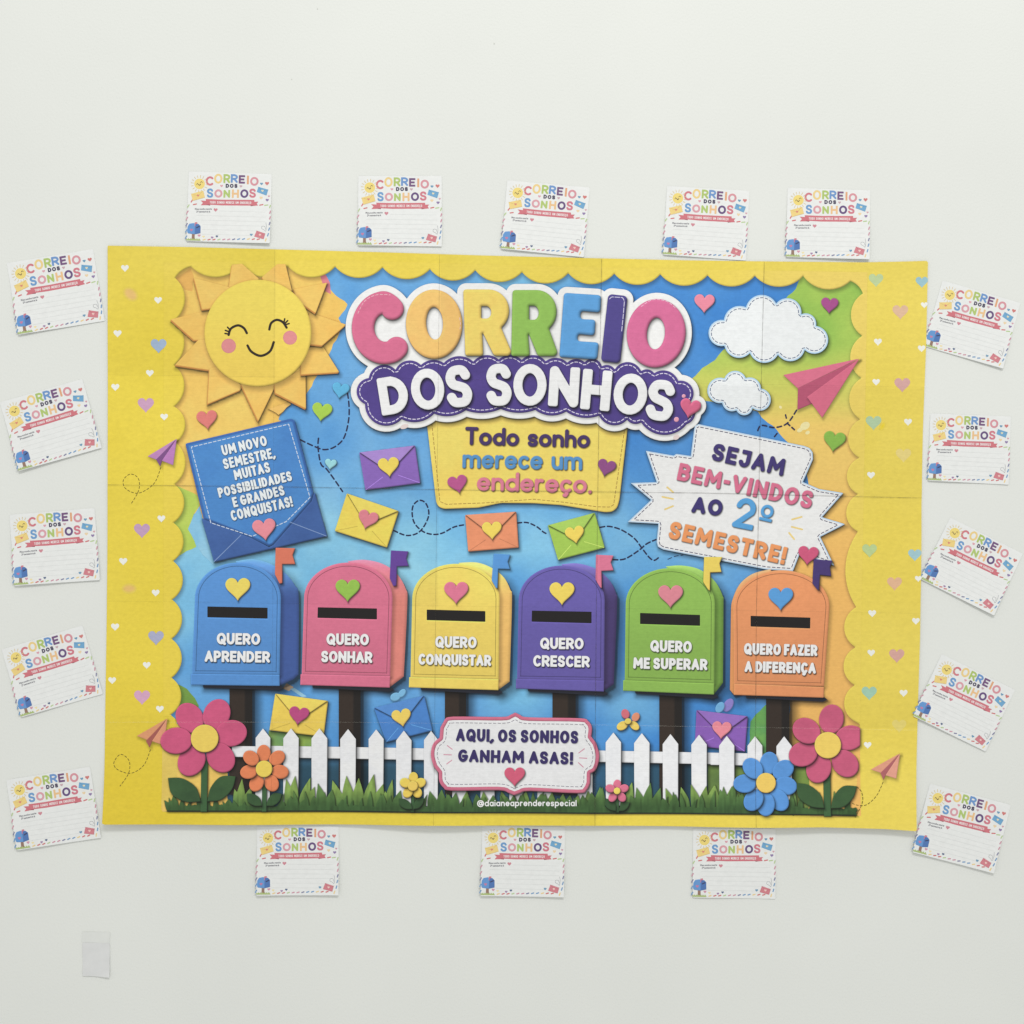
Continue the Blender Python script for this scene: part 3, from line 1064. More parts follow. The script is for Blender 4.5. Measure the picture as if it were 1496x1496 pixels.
L_R1, H_R1 = rshape(676.8, 706, 743.8, 423, 520, 703.2, 717.8, 447.5, 465.5, 705.5, 487, 722, 747.5, 3)
L_R2, H_R2 = rshape(748.8, 774, 813, 424, 520.5, 773, 787, 447, 467.5, 772.6, 488.5, 786, 814.5, -2)
L_E = rpoly(zC((318, 240), (588, 258), (582, 385), (440, 372), (436, 432), (548, 436), (540, 552), (420, 540), (414, 592), (572, 602), (560, 726), (284, 708)), 5.5)
L_I = strokes([(np.array([(901.0, 445.5), (893.2, 515.5)]), 14.2, [(True, True)])])
L_O2 = ell(958.4, 487.2, 43, 50.2, 6)
H_O2 = ell(958, 487.6, 13, 23, 6)
fills = [L_C, L_O1, L_R1, L_R2, L_E, L_I, L_O2]
back = fills[0].off(9)
for f_ in fills[1:]:
    back = back | f_.off(9)
cloudv = [(539, 552.5), (578, 540.4), (615, 533.4), (648.4, 530.4), (691.5, 528.4), (728.6, 525.4), (762, 526), (797, 528), (828.6, 530), (854, 529.5), (879, 535.4), (898, 540), (936.5, 542.4), (955.5, 545.4), (990.6, 556.5), (1008, 588), (1003, 620), (936.5, 617.5), (916, 613.6), (875, 607.6), (827, 601.6), (782, 599.2), (731.6, 597.6), (680.5, 599.6), (634.4, 604.6), (587, 612.6), (533.5, 590.5)]
cbul = [13, 10, 6, 9, 8, 7, 8, 6, 5, 8, 4, 12, 4, 9, 13, 10, 17, 4, 11, 6, 7, 5, 5, 6, 8, 20, 15]
cpts = scallop(cloudv, cbul)
CL = poly(cpts)
hr = zC((1235, 1085))[0]
back = back | ell(563, 479, 33, 37) | CL.off(8.5) | heart(hr[0], hr[1], 31, 12).off(7) | poly([(560, 500), (985, 505), (985, 545), (560, 545)])

# yellow sign lies under the title
ysign = zF((828, 5), (905, 650), (925, 680), (960, 692), (1200, 684)) + zG((60, 722), (300, 724), (500, 738), (820, 790), (870, 786), (905, 758), (922, 700), (996, 40))
ys_p = rpoly(ysign, 4)
sign1 = E('yellow_sign', ys_p, pat((245, 217, 100), (241, 208, 92), 50, 61), .9, None, (2, .05, .25), (2, 4, 6, .42), label='yellow sign lettered Todo sonho merece um endereço')
E('stitching', dashes(zF((873, 90), (930, 640), (975, 660), (1250, 650)) + zG((300, 695), (500, 715), (760, 750), (850, 752), (880, 735), (965, 150)), 4.2, 2.6, .5), (168, 130, 60), .45, sign1)
for s_, a, b, H_, hw_, c in (("Todo sonho", zF((1106, 241)), zG((706, 323)), 26.5, 2.6, (72, 52, 104)), ("merece um", zF((1088, 406)), zG((651, 486)), 28.5, 2.6, (84, 146, 202)), ("endereço.", zF((1190, 566)), zG((722, 656)), 28.5, 2.6, (222, 122, 146))):
    E('lettering', text(s_, a[0], b[0], H_, hw_, False, .045, .42), c, .5, sign1, (1.4, .1, .32), (.8, 1.2, 1.6, .4))
hpart(zF, 1057, 522, 138, (190, 84, 142), -12, parent=sign1)
hpart(zG, 825, 470, 134, (146, 76, 136), 14, parent=sign1)

title = E('title_backing', back, (236, 236, 234), .9, None, (2, 0, .10), (2, 4, 6, .45), label='white outlined title lettered CORREIO DOS SONHOS')
cl_i = E('cloud_backing', CL, pat((84, 66, 146), (74, 58, 132), 40, 62), .8, title, (2.5, .1, .3), (.8, 1.5, 3, .25), label='deep purple cloud with white stitching')
E('stitching', stitch(cpts, 4.4, 4.0, 2.6, .6), (226, 220, 240), .4, title)
PINK = (216, 106, 146)
LC = [(L_C, None, (217, 106, 142)), (L_O1, H_O1, (244, 190, 104)), (L_R1, H_R1, (242, 208, 98)), (L_R2, H_R2, (142, 190, 80)), (L_E, None, (88, 160, 222)), (L_I, None, (76, 66, 138)), (L_O2, H_O2, (216, 104, 150))]
for o, h, c in LC:
    E('letter', (o - h) if h is not None else o, pat(np.array(c) * .99, np.clip(np.array(c) * 1.02, 0, 255), 20, 71), .6, title, (5.0, .10, .36), (1.2, 3.2, 4.5, .38), edge=(2.2, .10))
# printed glints on the big letters, highlights coloured in as pale dashes
for pts in (catmull(zB((165, 390), (215, 300), (300, 255), (400, 255)), 6), catmull(zB((905, 420), (912, 470), (905, 520)), 6)):
    E('stitching', dashes(pts, 4, 2.5, .35), (240, 200, 205), .35, title)
E('stitching', dashes(zC((650, 285), (665, 270), (745, 275), (758, 300), (750, 400), (738, 520)), 7, 2, .5), (214, 210, 235), .35, title)
E('stitching', dashes(catmull(zC((880, 340), (960, 292), (1060, 300), (1130, 350)), 6), 4, 2.5, .35), (243, 205, 222), .35, title)


def glyph_at(ch, cx, cy, w, h, hw, rot):
    c, s = math.cos(math.radians(rot)), math.sin(math.radians(rot))
    out = []
    for q, fl in glyph_strokes(ch, w, h, hw, True):
        x, y = q[:, 0] - w / 2, q[:, 1] + h / 2
        out.append((np.stack([cx + c * x - s * y, cy + s * x + c * y], 1), hw, fl))
    return strokes(out)


for ch, cx, cy, w, h, hw, rot in (('D', 575.0, 577.3, 42, 55, 6.7, -9), ('O', 624.8, 568.6, 48.5, 60, 6.5, -6), ('S', 670.4, 564.4, 38.5, 61.5, 6.9, -4),
                                  ('S', 729, 562.3, 38, 61.5, 6.9, 0), ('O', 774.2, 562.5, 48.5, 61, 6.6, 1), ('N', 824, 565.3, 44, 58.5, 7.1, 3.5), ('H', 871, 570, 43, 59, 7.1, 5), ('O', 920.8, 576, 49, 60, 6.6, 6), ('S', 965, 585, 41, 60, 6.9, 9)):
    E('letter', glyph_at(ch, cx, cy, w, h, hw, rot), (238, 238, 240), .6, title, (2.2, .02, .16), (1.6, 3.4, 4.0, .55))
hpart(zC, 1235, 1085, 152, (216, 98, 134), 12, parent=title, bev=(4, .25, .3))
for x, y, w in ((1190, 992, 28), (1137, 1162, 36)):
    E('bead', circ(*zC((x, y))[0], w / 4.987 / 2), (232, 160, 180), .4, title, (1.5, .2, .25))
for zf, x, y, rx, ry, rot in ((zF, 680, 112, 30, 16, -20), (zG, 1335, 243, 24, 18, -30)):
    E('paper_scrap', ell(*zf((x, y))[0], rx / zf.s, ry / zf.s, rot), (226, 208, 204), .5)

# ---- letter in blue envelope
lt = rpoly(zE((490, 195), (1112, 48), (1135, 58), (1248, 490), (1232, 540), (1010, 792), (985, 803), (880, 752), (598, 642)), 2.5)
letter = E('letter_sheet', lt, pat((74, 140, 210), (66, 128, 202), 40, 81), .8, None, (4, .06, .3), (2, 4, 7, .42), rim=(2.6, (56, 104, 178), 2.0), label='blue letter lettered UM NOVO SEMESTRE in a dark blue envelope')
pk = poly(zE((586, 638), (600, 642), (880, 752), (985, 806), (1010, 792), (1235, 535), (1250, 485), (1257, 490), (1328, 742), (660, 895)))
E('envelope_pocket', pk, pat((66, 104, 172), (58, 92, 158), 40, 82), .8, letter, (2.5, .1, .35), (2, 4, 7, .45))
for q_ in (((660, 890), (818, 735)), ((1322, 740), (1108, 658))):
    E('fold_line', line(zE(*q_), .55), (128, 156, 204), .4, letter)
E('stitching', dashes(zE((640, 662), (525, 215), (1100, 80), (1226, 512), (1085, 655), (885, 742), (640, 662)), 4.4, 2.6, .6), (206, 220, 240), .45, letter)
for s_, a, b, H_ in (("UM NOVO", (712, 267), (976, 205), 62), ("SEMESTRE,", (720, 347), (1022, 278), 62), ("MUITAS", (784, 412), (995, 362), 62), ("POSSIBILIDADES", (690, 514), (1123, 412), 58), ("E GRANDES", (776, 572), (1080, 497), 60), ("CONQUISTAS!", (766, 652), (1127, 565), 62)):
    E('lettering', text(s_, zE(a)[0], zE(b)[0], H_ / 4.043, 1.6, True, .10, .36), (228, 234, 242), .42, letter, None, (.6, 1.0, 1.4, .35))
hpart(zE, 957, 705, 138, (236, 140, 152), -8, parent=letter)


# ---- paper planes
def plane(zf, wings, cols, label=None):
    first = None
    for pts, c in zip(wings, cols):
        k = E('paper_plane' if first is None else ('fold' if c is cols[1] else 'wing'), poly(zf(*pts)), c, .6, first, (1.2, .06, .2), (1.5, 3, 4, .3), label=label if first is None else None)
        first = k if first is None else first


plane(zD, [((582, 720), (1033, 622), (668, 800)), ((668, 800), (1033, 624), (740, 850), (760, 885), (665, 926)), ((1033, 622), (722, 850), (812, 972))], [(222, 110, 138), (186, 82, 112), (218, 104, 132)], 'large pink paper plane at upper right')
trail(zD, [(660, 928), (605, 1005), (530, 1030), (450, 1018), (425, 1070)], 6.5, 4.5)
trail(zD, [(605, 1005), (650, 1045)], 5, 4, smooth=False)
trail(zD, [(595, 955), (600, 975)], 5, 4, smooth=False)
trail(zD, [(545, 1065), (525, 1090)], 6, 4, smooth=False)
for x, y, a, b in ((710, 1020, 30, 22), (680, 1045, 18, 12), (725, 1060, 14, 10), (565, 910, 8, 10)):
    E('paper_scrap', ell(*zD((x, y))[0], a / 4.043, b / 4.043, -30), (246, 224, 160), .6)
plane(zE, [((268, 270), (440, 165), (325, 292)), ((318, 288), (438, 168), (352, 300), (342, 330)), ((440, 165), (418, 322), (352, 296))], [(192, 132, 188), (128, 80, 138), (190, 124, 190)])
plane(zL, [((245, 380), (445, 265), (318, 408)), ((305, 412), (444, 268), (345, 418), (330, 456)), ((445, 265), (425, 442), (345, 414))], [(224, 152, 106), (170, 92, 84), (228, 152, 116)])
plane(zP, [((1082, 625), (1283, 514), (1155, 650)), ((1148, 648), (1281, 518), (1182, 668), (1168, 698)), ((1283, 514), (1255, 687), (1182, 664))], [(224, 152, 124), (176, 96, 100), (228, 156, 134)])


# ---- envelopes
def envelope(zf, q, cbody, cflap, hc, hx, hy, hw, hrot, label, light=True):
    a, b, c, d = [np.array(p) for p in zf(*q)]
    e = E('envelope', rpoly([a, b, c, d], 1.5), pat(np.array(cbody) * .98, np.clip(np.array(cbody) * 1.03, 0, 255), 25, 91), .7, None, (2.2, .06, .32), (2, 4, 5.5, .45), label=label)
    ap = np.array(zf((hx, hy))[0])
    ap = ap + ((c + d) / 2 - (a + b) / 2) / np.linalg.norm((c + d) / 2 - (a + b) / 2) * hw / zf.s * .22
    u = lambda p, t: p + (ap - p) * t
    E('flap', rpoly([a + (b - a) * .012, b + (a - b) * .012, ap], 1.2), pat(np.array(cflap) * .99, np.clip(np.array(cflap) * 1.02, 0, 255), 25, 92), .6, e, (1.4, .04, .2), (.6, 1.6, 2.2, .45))
    lc = np.clip(np.array(cbody) * 1.2 + 18, 0, 245) if light else np.array(cbody) * .86
    for q_ in (d, c):
        E('fold_line', line([q_ + (ap - q_) * .03, q_ + (ap - q_) * .72], .45), lc, .35, e)
    hpart(zf, hx, hy, hw, hc, hrot, parent=e)
    return e


YH = (244, 210, 86)
envelope(zF, ((362, 295), (755, 245), (792, 510), (405, 560)), (138, 100, 188), (168, 134, 210), YH, 570, 400, 148, -6, 'purple envelope under the title')
envelope(zF, ((275, 583), (640, 708), (558, 965), (190, 848)), (240, 212, 84), (242, 216, 92), (226, 128, 142), 420, 772, 142, 16, 'yellow envelope on the dashed trail', False)
envelope(zF, ((1108, 735), (1468, 712), (1485, 965), (1130, 993)), (232, 142, 100), (236, 150, 110), YH, 1297, 848, 138, -3, 'orange envelope under the yellow sign', False)
envelope(zG, ((400, 885), (742, 793), (815, 1048), (475, 1137)), (160, 198, 76), (168, 206, 88), YH, 598, 957, 138, -10, 'green envelope under the yellow sign')

# ---- welcome sign
wp = zH((210, 270), (370, 298), (385, 288), (468, 300), (487, 150), (492, 128), (512, 117), (1120, 243), (1150, 255), (1168, 280), (1170, 320), (1112, 450), (1205, 490), (1345, 513), (1222, 652), (1355, 692), (1212, 765), (1292, 930), (1195, 895), (1092, 868), (1055, 962), (900, 952), (310, 838), (280, 822), (272, 795), (282, 690), (105, 680), (240, 553), (122, 455), (272, 450))
sign2 = E('welcome_sign', poly(wp), (233, 233, 232), .8, None, (1.6, 0, .12), (2, 4, 6, .42), rim=(1.0, (186, 214, 240), 1.2), label='white ribbon-shaped sign lettered SEJAM BEM-VINDOS')
E('stitching', stitch(wp, 3.8, 4.4, 2.8, .55), (52, 48, 92), .4, sign2)
for s_, a, b, H_, hw_, c in (("SEJAM", (583, 322), (996, 417), 100, 12.0, (66, 54, 118)), ("BEM-VINDOS", (386, 438), (1158, 606), 102, 11.8, (220, 110, 142)), ("AO", (470, 624), (644, 648), 94, 12, (64, 54, 118)), ("2", (702, 706), (822, 730), 178, 16, (84, 162, 222)), ("º", (850, 706), (922, 722), 136, 9, (84, 162, 222)), ("SEMESTRE!", (335, 772), (1005, 926), 102, 12.6, (240, 152, 92))):
    E('lettering', text(s_, zH(a)[0], zH(b)[0], H_ / 3.937, hw_ / 3.937, True, .12), c, .5, sign2, (1.5, .1, .28), (.7, 1.3, 1.6, .35))
E('accent_dash', strokes([(np.array(zH(a, b)), 1.25, None) for a, b in (((333, 480), (366, 508)), ((305, 535), (366, 547)), ((320, 607), (366, 588)), ((1050, 665), (1105, 650)), ((1048, 707), (1108, 722)), ((1033, 742), (1062, 778)))]), (236, 208, 128), .4, sign2)
hpart(zH, 1142, 875, 118, (212, 86, 124), 6, parent=sign2)


# ---- mailboxes
def mailbox(zf, color, name, front, plinth, side, sidecol, post, heart_, hcol, slot, flag, fcol, texts, left_side=False):
    xlb, xlt, xrt, xrb, yb, ysp, ytop, ybr = front
    c = np.array(color, float)
    pl_, pr_, pt, pb = post
    E_post = dict()
    idx_post = E('post', poly([(pl_, pt), (pr_, pt), (pr_, pb), (pl_, pb)]), lambda xs, ys, D: lerp((54, 43, 36), (34, 30, 28), sstep(pl_ + (pr_ - pl_) * .62, pl_ + (pr_ - pl_) * .72, np.meshgrid(xs, ys)[0])), 1.0, None, None, (8, 2, 13, .55))
    sd_ = np.array(sidecol, float)
    hi_ = np.clip(c * 1.05 + 22, 0, 255)
    y0_, y1_ = zf((0, ytop - 20))[0][1], zf((0, ysp + 30))[0][1]

    def sc_(xs, ys, D):
        Y = np.meshgrid(xs, ys)[1]
        k = sstep(y0_, y1_, Y) ** .8
        q = lerp(hi_, sd_, k)
        return q * (1 + .06 * (fbm(xs, ys, 30, 95) - .5))[..., None]
    ns_ = 7 if not left_side else 5
    idx_side = E('body_side', poly(list(catmull(zf(*side[:ns_]), 6)) + zf(*side[ns_:])), sc_, .9, None, (5, .12, .25), (7, 11, 15, .46))
    cx = (xlt + xrt) / 2
    fp = [(xlb, yb), (xlt, ysp)] + ell_pts(cx, ysp, (xrt - xlt) / 2, ysp - ytop, 0, 30, 180, 360).tolist()[1:] + [(xrb, ybr)]
    fpx = zf(*fp)
    cxp = zf((cx, ysp))[0][0]
    hwp = (xrt - xlt) / 2 / zf.s

    def fc(xs, ys, D):
        X, Y = np.meshgrid(xs, ys)
        n = fbm(xs, ys, 60, 97)
        b = lerp(c * 1.02, c * .95, sstep(zf((0, ytop))[0][1], zf((0, yb))[0][1], Y))
        return b * (1 + .05 * (n - .5))[..., None]
    ux = zf(*plinth)
    E('underside', poly([(ux[3][0] + 17, ux[3][1] - 3), (ux[2][0] - 2, ux[2][1] - 3), (ux[2][0] + 6, ux[2][1] + 3), (ux[2][0] - 1, ux[2][1] + 6), (ux[3][0] + 18, ux[3][1] + 4)]), (38, 40, 52), .8, None, None, (2, 4, 8, .5))
    idx_un = len(P.items) - 1
    body = E('mailbox', poly(fpx), fc, .8, None, (2.6, .16, .22), (3, 3, 5, .25), label=name)
    ins_ = inset(fpx, 5.2, .8)
    E('panel_line', strokes([(r_, .42, None) for r_ in ins_]) & poly(zf((xlb - 50, ytop - 40), (xrb + 50, ytop - 40), (xrb + 50, ybr - 4), (xlb - 50, yb - 4))), c * .66, .35, body)
    E('plinth', poly(zf(*plinth)), pat(c * .97, np.clip(c * 1.0, 0, 255), 30, 98), .8, body, (1.8, .22, .25), (1, 2, 3, .3))
    E('slot', rpoly(zf(*slot), .8), (30, 27, 27), .6, body, None, (0.2, 1.2, .9, -.12))
    hpart(zf, heart_[0], heart_[1], heart_[2], hcol, 0, parent=body)
    for s_, a, b, H_, hw_ in texts:
        E('lettering', text(s_, zf(a)[0], zf(b)[0], H_ / zf.s, hw_ / zf.s, True, .05, .3), (238, 237, 236), .42, body, (1.0, 0, .14), (.9, 1.5, 1.5, .55))
    E('flag', rpoly(zf(*flag), .8), fcol, .6, body, (1.6, .08, .3), (2, 3, 4, .4))
    REPARENT.append((idx_post, body))
    REPARENT.append((idx_side, body))
    REPARENT.append((idx_un, body))
    return body


mailbox(zI, (85, 146, 216), 'blue mailbox lettered QUERO APRENDER', (92, 110, 663, 655, 858, 370, 140, 862), ((83, 855), (655, 861), (655, 932), (85, 926)),
        ((370, 132), (480, 118), (590, 145), (690, 208), (755, 290), (778, 370), (776, 860), (745, 890), (655, 930), (560, 900), (560, 300)), (62, 90, 158),
        (335.5, 369, 995, 1160), (386, 314, 160), (244, 214, 92), ((190, 422), (578, 430), (578, 500), (190, 492)),
        ((630, 45), (755, 48), (738, 92), (755, 150), (672, 150), (672, 272), (655, 275), (625, 215)), (226, 118, 92),
        (("QUERO", (250, 665), (530, 669), 74, 8.9), ("APRENDER", (172, 778), (593, 783), 73, 8.9)))
mailbox(zI, (222, 112, 142), 'pink mailbox lettered QUERO SONHAR', (797, 812, 1380, 1365, 860, 370, 140, 872), ((790, 857), (1366, 870), (1362, 943), (788, 926)),
        ((1090, 132), (1200, 122), (1320, 150), (1410, 215), (1465, 310), (1475, 400), (1452, 872), (1360, 942), (1300, 900), (1300, 300)), (226, 130, 118),
        (495, 527, 998, 1160), (1092, 322, 156), (150, 196, 74), ((900, 427), (1280, 435), (1280, 505), (898, 495)),
        ((1370, 62), (1482, 68), (1468, 115), (1483, 162), (1408, 165), (1404, 288), (1386, 292), (1362, 240)), (104, 66, 158),
        (("QUERO", (955, 668), (1228, 672), 74, 8.9), ("SONHAR", (921, 780), (1250, 786), 74, 8.9)))
mailbox(zJ, (242, 212, 94), 'yellow mailbox lettered QUERO CONQUISTAR', (45, 56, 634, 628, 905, 385, 152, 918), ((36, 902), (628, 916), (626, 988), (34, 970)),
        ((360, 146), (480, 143), (580, 178), (660, 240), (705, 325), (716, 400), (700, 932), (625, 986), (560, 900), (560, 300)), (238, 186, 100),
        (650, 681, 1005, 1160), (347, 347, 160), (224, 116, 146), ((152, 455), (540, 465), (540, 536), (152, 525)),
        ((595, 85), (705, 92), (688, 140), (702, 188), (625, 185), (620, 314), (612, 314), (582, 262)), (84, 150, 218),
        (("QUERO", (207, 706), (482, 711), 76, 8.9), ("CONQUISTAR", (97, 820), (578, 829), 74, 8.9)))
mailbox(zJ, (104, 92, 174), 'purple mailbox lettered QUERO CRESCER', (750, 760, 1330, 1326, 918, 395, 164, 928), ((743, 914), (1326, 926), (1324, 998), (742, 978)),
        ((1040, 156), (1150, 150), (1270, 185), (1360, 260), (1405, 350), (1412, 430), (1390, 950), (1325, 994), (1260, 900), (1260, 300)), (72, 58, 112),
        (807, 841, 1008, 1160), (1047, 352, 165), (244, 210, 88), ((848, 462), (1243, 470), (1243, 546), (846, 535)),
        ((1272, 92), (1388, 98), (1370, 145), (1388, 196), (1308, 200), (1310, 314), (1300, 308), (1270, 258)), (226, 118, 150),
        (("QUERO", (902, 716), (1190, 719), 76, 8.9), ("CRESCER", (856, 832), (1230, 839), 76, 8.9)))
mailbox(zK, (142, 188, 80), 'green mailbox lettered QUERO ME SUPERAR', (94, 100, 641, 637, 848, 385, 166, 866), ((85, 846), (637, 866), (635, 933), (84, 910)),
        ((340, 156), (440, 150), (550, 175), (640, 245), (688, 335), (693, 400), (690, 862), (635, 932), (560, 900), (560, 300)), (112, 156, 62),
        (963, 996, 1015, 1168), (372, 340, 150), (226, 134, 148), ((187, 438), (551, 450), (551, 516), (187, 505)),
        ((575, 98), (685, 98), (668, 138), (680, 190), (612, 192), (610, 304), (600, 296), (570, 250)), (244, 210, 90),
        (("QUERO", (248, 672), (500, 679), 70, 8.5), ("ME SUPERAR", (145, 776), (595, 786), 69, 8.5)))
mailbox(zK, (236, 150, 96), 'orange mailbox lettered QUERO FAZER A DIFERENÇA', (757, 752, 1336, 1303, 870, 400, 178, 884), ((757, 867), (1303, 887), (1300, 952), (757, 935)),
        ((980, 172), (870, 200), (790, 265), (745, 365), (738, 440), (732, 905), (757, 935), (830, 900), (1000, 300)), (222, 146, 86),
        (1119, 1153, 1020, 1172), (1040, 355, 150), (86, 158, 222), ((857, 455), (1220, 466), (1219, 532), (857, 520)),
        ((1240, 112), (1353, 120), (1338, 162), (1346, 215), (1278, 207), (1271, 300), (1262, 296), (1232, 258)), (72, 56, 118),
        (("QUERO FAZER", (816, 689), (1262, 700), 69, 8.5), ("A DIFERENÇA", (820, 796), (1253, 807), 67, 8.5)), True)

# ---- lower envelopes and scraps
E('leaf_scrap', poly(ell_pts(*zM((925, 130))[0], 7.5, 6, -20)) | poly(ell_pts(*zM((970, 105))[0], 7, 4.5, -50)), (120, 184, 226), .7, None, (1.5, .1, .25), (1, 2, 3, .3))
envelope(zM, ((105, 108), (465, 158), (435, 402), (65, 358)), (240, 206, 82), (243, 212, 90), (190, 72, 128), 265, 262, 136, 8, 'yellow envelope behind the fence', False)
envelope(zM, ((778, 205), (1122, 120), (1178, 360), (862, 440)), (70, 130, 206), (84, 142, 214), (244, 206, 92), 968, 276, 132, -10, 'blue envelope behind the fence')
E('leaf_scrap', poly(ell_pts(*zO((1130, 222))[0], 10.5, 6.5, -60)), (142, 128, 206), .6, None, (1.5, .1, .25), (1, 2, 3, .3))
E('leaf_scrap', poly(ell_pts(*zO((1062, 240))[0], 8.5, 6, -60)), (112, 176, 224), .6, None, (1.5, .1, .25), (1, 2, 3, .3))
envelope(zO, ((872, 262), (1287, 312), (1265, 597), (858, 550)), (138, 92, 184), (152, 110, 198), (238, 138, 152), 1075, 427, 156, 4, 'purple envelope behind the fence')
for x, y, a, b, r, c in ((297, 293, 40, 32, 70, (218, 108, 122)), (380, 318, 38, 30, -60, (232, 146, 112)), (272, 388, 48, 34, -30, (240, 206, 92)), (370, 388, 44, 30, 40, (240, 206, 92)), (318, 352, 26, 24, 0, (243, 212, 96))):
    E('butterfly_petal', ell(*zO((x, y))[0], a / 5.541, b / 5.541, r), c, .6, None, (1.5, .1, .25), (1.5, 3, 3, .4))

# ---- fence
WF = pat((236, 236, 238), (228, 229, 232), 30, 101)
rail = E('picket_fence', poly(zL((868, 445), (1500, 452), (1500, 522), (868, 515))).off(0) | poly(zM((-10, 463), (1200, 482), (1200, 562), (-10, 542))) | poly([(620, 1093), (880, 1096.5), (880, 1113), (620, 1110)]) | poly(zO((60, 588), (1480, 615), (1480, 708), (60, 680))) | poly(zP((-10, 514), (690, 530), (660, 604), (-10, 594))), WF, .9, None, (1.5, 0, .16), (2.5, 4, 5, .5), label='white picket fence in the grass')
pk_l = [zL((1022, 0), (1118, 0), (0, 330), (0, 760))]
def picket(x0, x1, yt, yb):
    sl = (x1 - x0) * .86
    E('picket', poly([(x0, yt + sl * .75), ((x0 + x1) / 2, yt), (x1, yt + sl * .75), (x1 - .6, yb), (x0 + .2, yb)]), WF, .7, rail, (1.4, 0, .2), (3, 3.5, 5, .45))


for zf, lst in ((zL, [(1022, 1118, 330)]), (zM, [(160, 265, 345), (352, 460, 345), (548, 655, 350), (742, 845, 352), (930, 1035, 360), (1120, 1217, 362)]),
                (zO, [(-90, 32, 440), (137, 262, 443), (367, 492, 448), (598, 724, 455), (830, 955, 460), (1055, 1178, 470), (1285, 1405, 473)]), (zP, [(440, 545, 400)])):
    for a, b, t in lst:
        (x0, y0), = zf((a, t))
        picket(x0, zf((b, t))[0][0], y0, 1176)
for x in (661, 702, 744, 785):
    picket(x, x + 21, 1070, 1176)

# ---- grass
def blade(tx, ty, bx, by, w):
    m = ((tx + bx) / 2 + (bx - tx) * .22, (ty + by) / 2)
    L = catmull([(bx - w / 2, by), (m[0] - w * .42, m[1]), (tx, ty)], 6)
    R_ = catmull([(tx, ty), (m[0] + w * .42, m[1]), (bx + w / 2, by)], 6)
    return poly(list(L) + list(R_[1:]))


def tuft(lst):
    sh = None
    for b in lst:
        s = blade(*b)
        sh = s if sh is None else sh | s
    return sh


def zb(zf, lst, w, base=1183):
    return [(zf((tx, ty))[0][0], zf((tx, ty))[0][1], zf((bx, 0))[0][0], base, w) for tx, ty, bx in lst]


def gcol(a, b):
    def f(xs, ys, D):
        X, Y = np.meshgrid(xs, ys)
        n = fbm(xs, ys, 14, 111)
        q = vnoise(xs, ys * .22, 2.6, 113)
        return lerp(a, b, sstep(1150, 1182, Y)) * (1 + .2 * (n - .5) + .22 * (q - .5))[..., None]
    return f


LG, DG = gcol((126, 158, 74), (66, 100, 50)), gcol((94, 132, 66), (56, 88, 46))
back_t = zb(zL, [(935, 655, 925), (885, 720, 915), (1000, 700, 960)], 15) + zb(zM, [(240, 668, 225), (345, 680, 300), (372, 742, 335), (180, 690, 210)], 17) + zb(zM, [(495, 697, 540), (590, 668, 605), (675, 682, 670), (778, 656, 745), (842, 722, 800)], 19) + zb(zM, [(905, 690, 880), (855, 770, 870)], 13) \
    + zb(zN, [(310, 770, 300), (430, 775, 440), (560, 770, 590), (650, 800, 650), (740, 770, 730), (850, 790, 830), (930, 780, 920), (1010, 790, 1000), (1120, 800, 1100), (1190, 770, 1200)], 15) \
    + zb(zO, [(350, 840, 320), (620, 890, 670), (745, 880, 780), (825, 858, 870), (950, 870, 920), (1015, 865, 980), (1215, 930, 1190), (1100, 940, 1090)], 15) + zb(zP, [(20, 730, 20), (135, 735, 110), (190, 800, 180), (560, 770, 540), (605, 860, 600)], 14)
strip = poly([(243, 1176)] + [(x, 1174 + (x - 243) * .004 + (2.6 if i % 2 else 0)) for i, x in enumerate(range(250, 1250, 9))] + [(1248, 1178), (1250, 1190), (1130, 1187.6), (860, 1186.6), (620, 1185), (380, 1184), (246, 1183.8)])
grass = E('grass_strip', tuft(back_t) | strip.off(-1.5), LG, .7, None, (1.6, .08, .3), (1.2, 2, 3, .4), label='strip of cut-paper grass along the bottom')
front_t = zb(zL, [(430, 795, 470), (490, 760, 500), (850, 785, 850), (800, 820, 820), (1200, 795, 1190), (1250, 770, 1260), (1340, 790, 1330), (1430, 690, 1445)], 12, 1180) + zb(zM, [(365, 805, 385), (395, 720, 430), (492, 762, 480), (560, 830, 570), (960, 765, 935), (1160, 770, 1185), (1240, 760, 1240), (1290, 790, 1290), (840, 790, 830)], 15, 1180) \
    + zb(zN, [(40, 770, 60), (130, 760, 120), (230, 780, 220), (380, 790, 390), (500, 800, 500), (600, 810, 600), (700, 800, 710), (790, 810, 800), (880, 790, 870), (970, 820, 980), (1060, 800, 1050), (1150, 800, 1160), (1280, 740, 1270)], 14, 1181) \
    + zb(zO, [(110, 880, 90), (20, 920, 30), (335, 950, 370), (385, 885, 420), (500, 845, 470), (580, 885, 540), (600, 970, 610), (700, 940, 690), (1060, 900, 1090), (1170, 865, 1140), (1240, 920, 1220)], 15, 1182) + zb(zP, [(75, 740, 85), (155, 730, 130), (240, 800, 230), (330, 830, 330), (520, 880, 530), (570, 870, 560), (640, 880, 640), (700, 870, 700), (975, 880, 955), (900, 890, 900)], 13, 1184)
_rg = np.random.RandomState(17)
for k in range(76):
    bx = 250 + k * 13.1 + _rg.rand() * 5
    hh = 8 + 16 * _rg.rand() ** 1.6
    front_t.append((bx + (_rg.rand() - .5) * 12, 1178 - hh, bx, 1183, 6 + 4 * _rg.rand()))
E('grass_front', tuft(front_t) | strip, DG, .7, grass, (1.6, .06, .3), (1, 1.5, 2.5, .35))
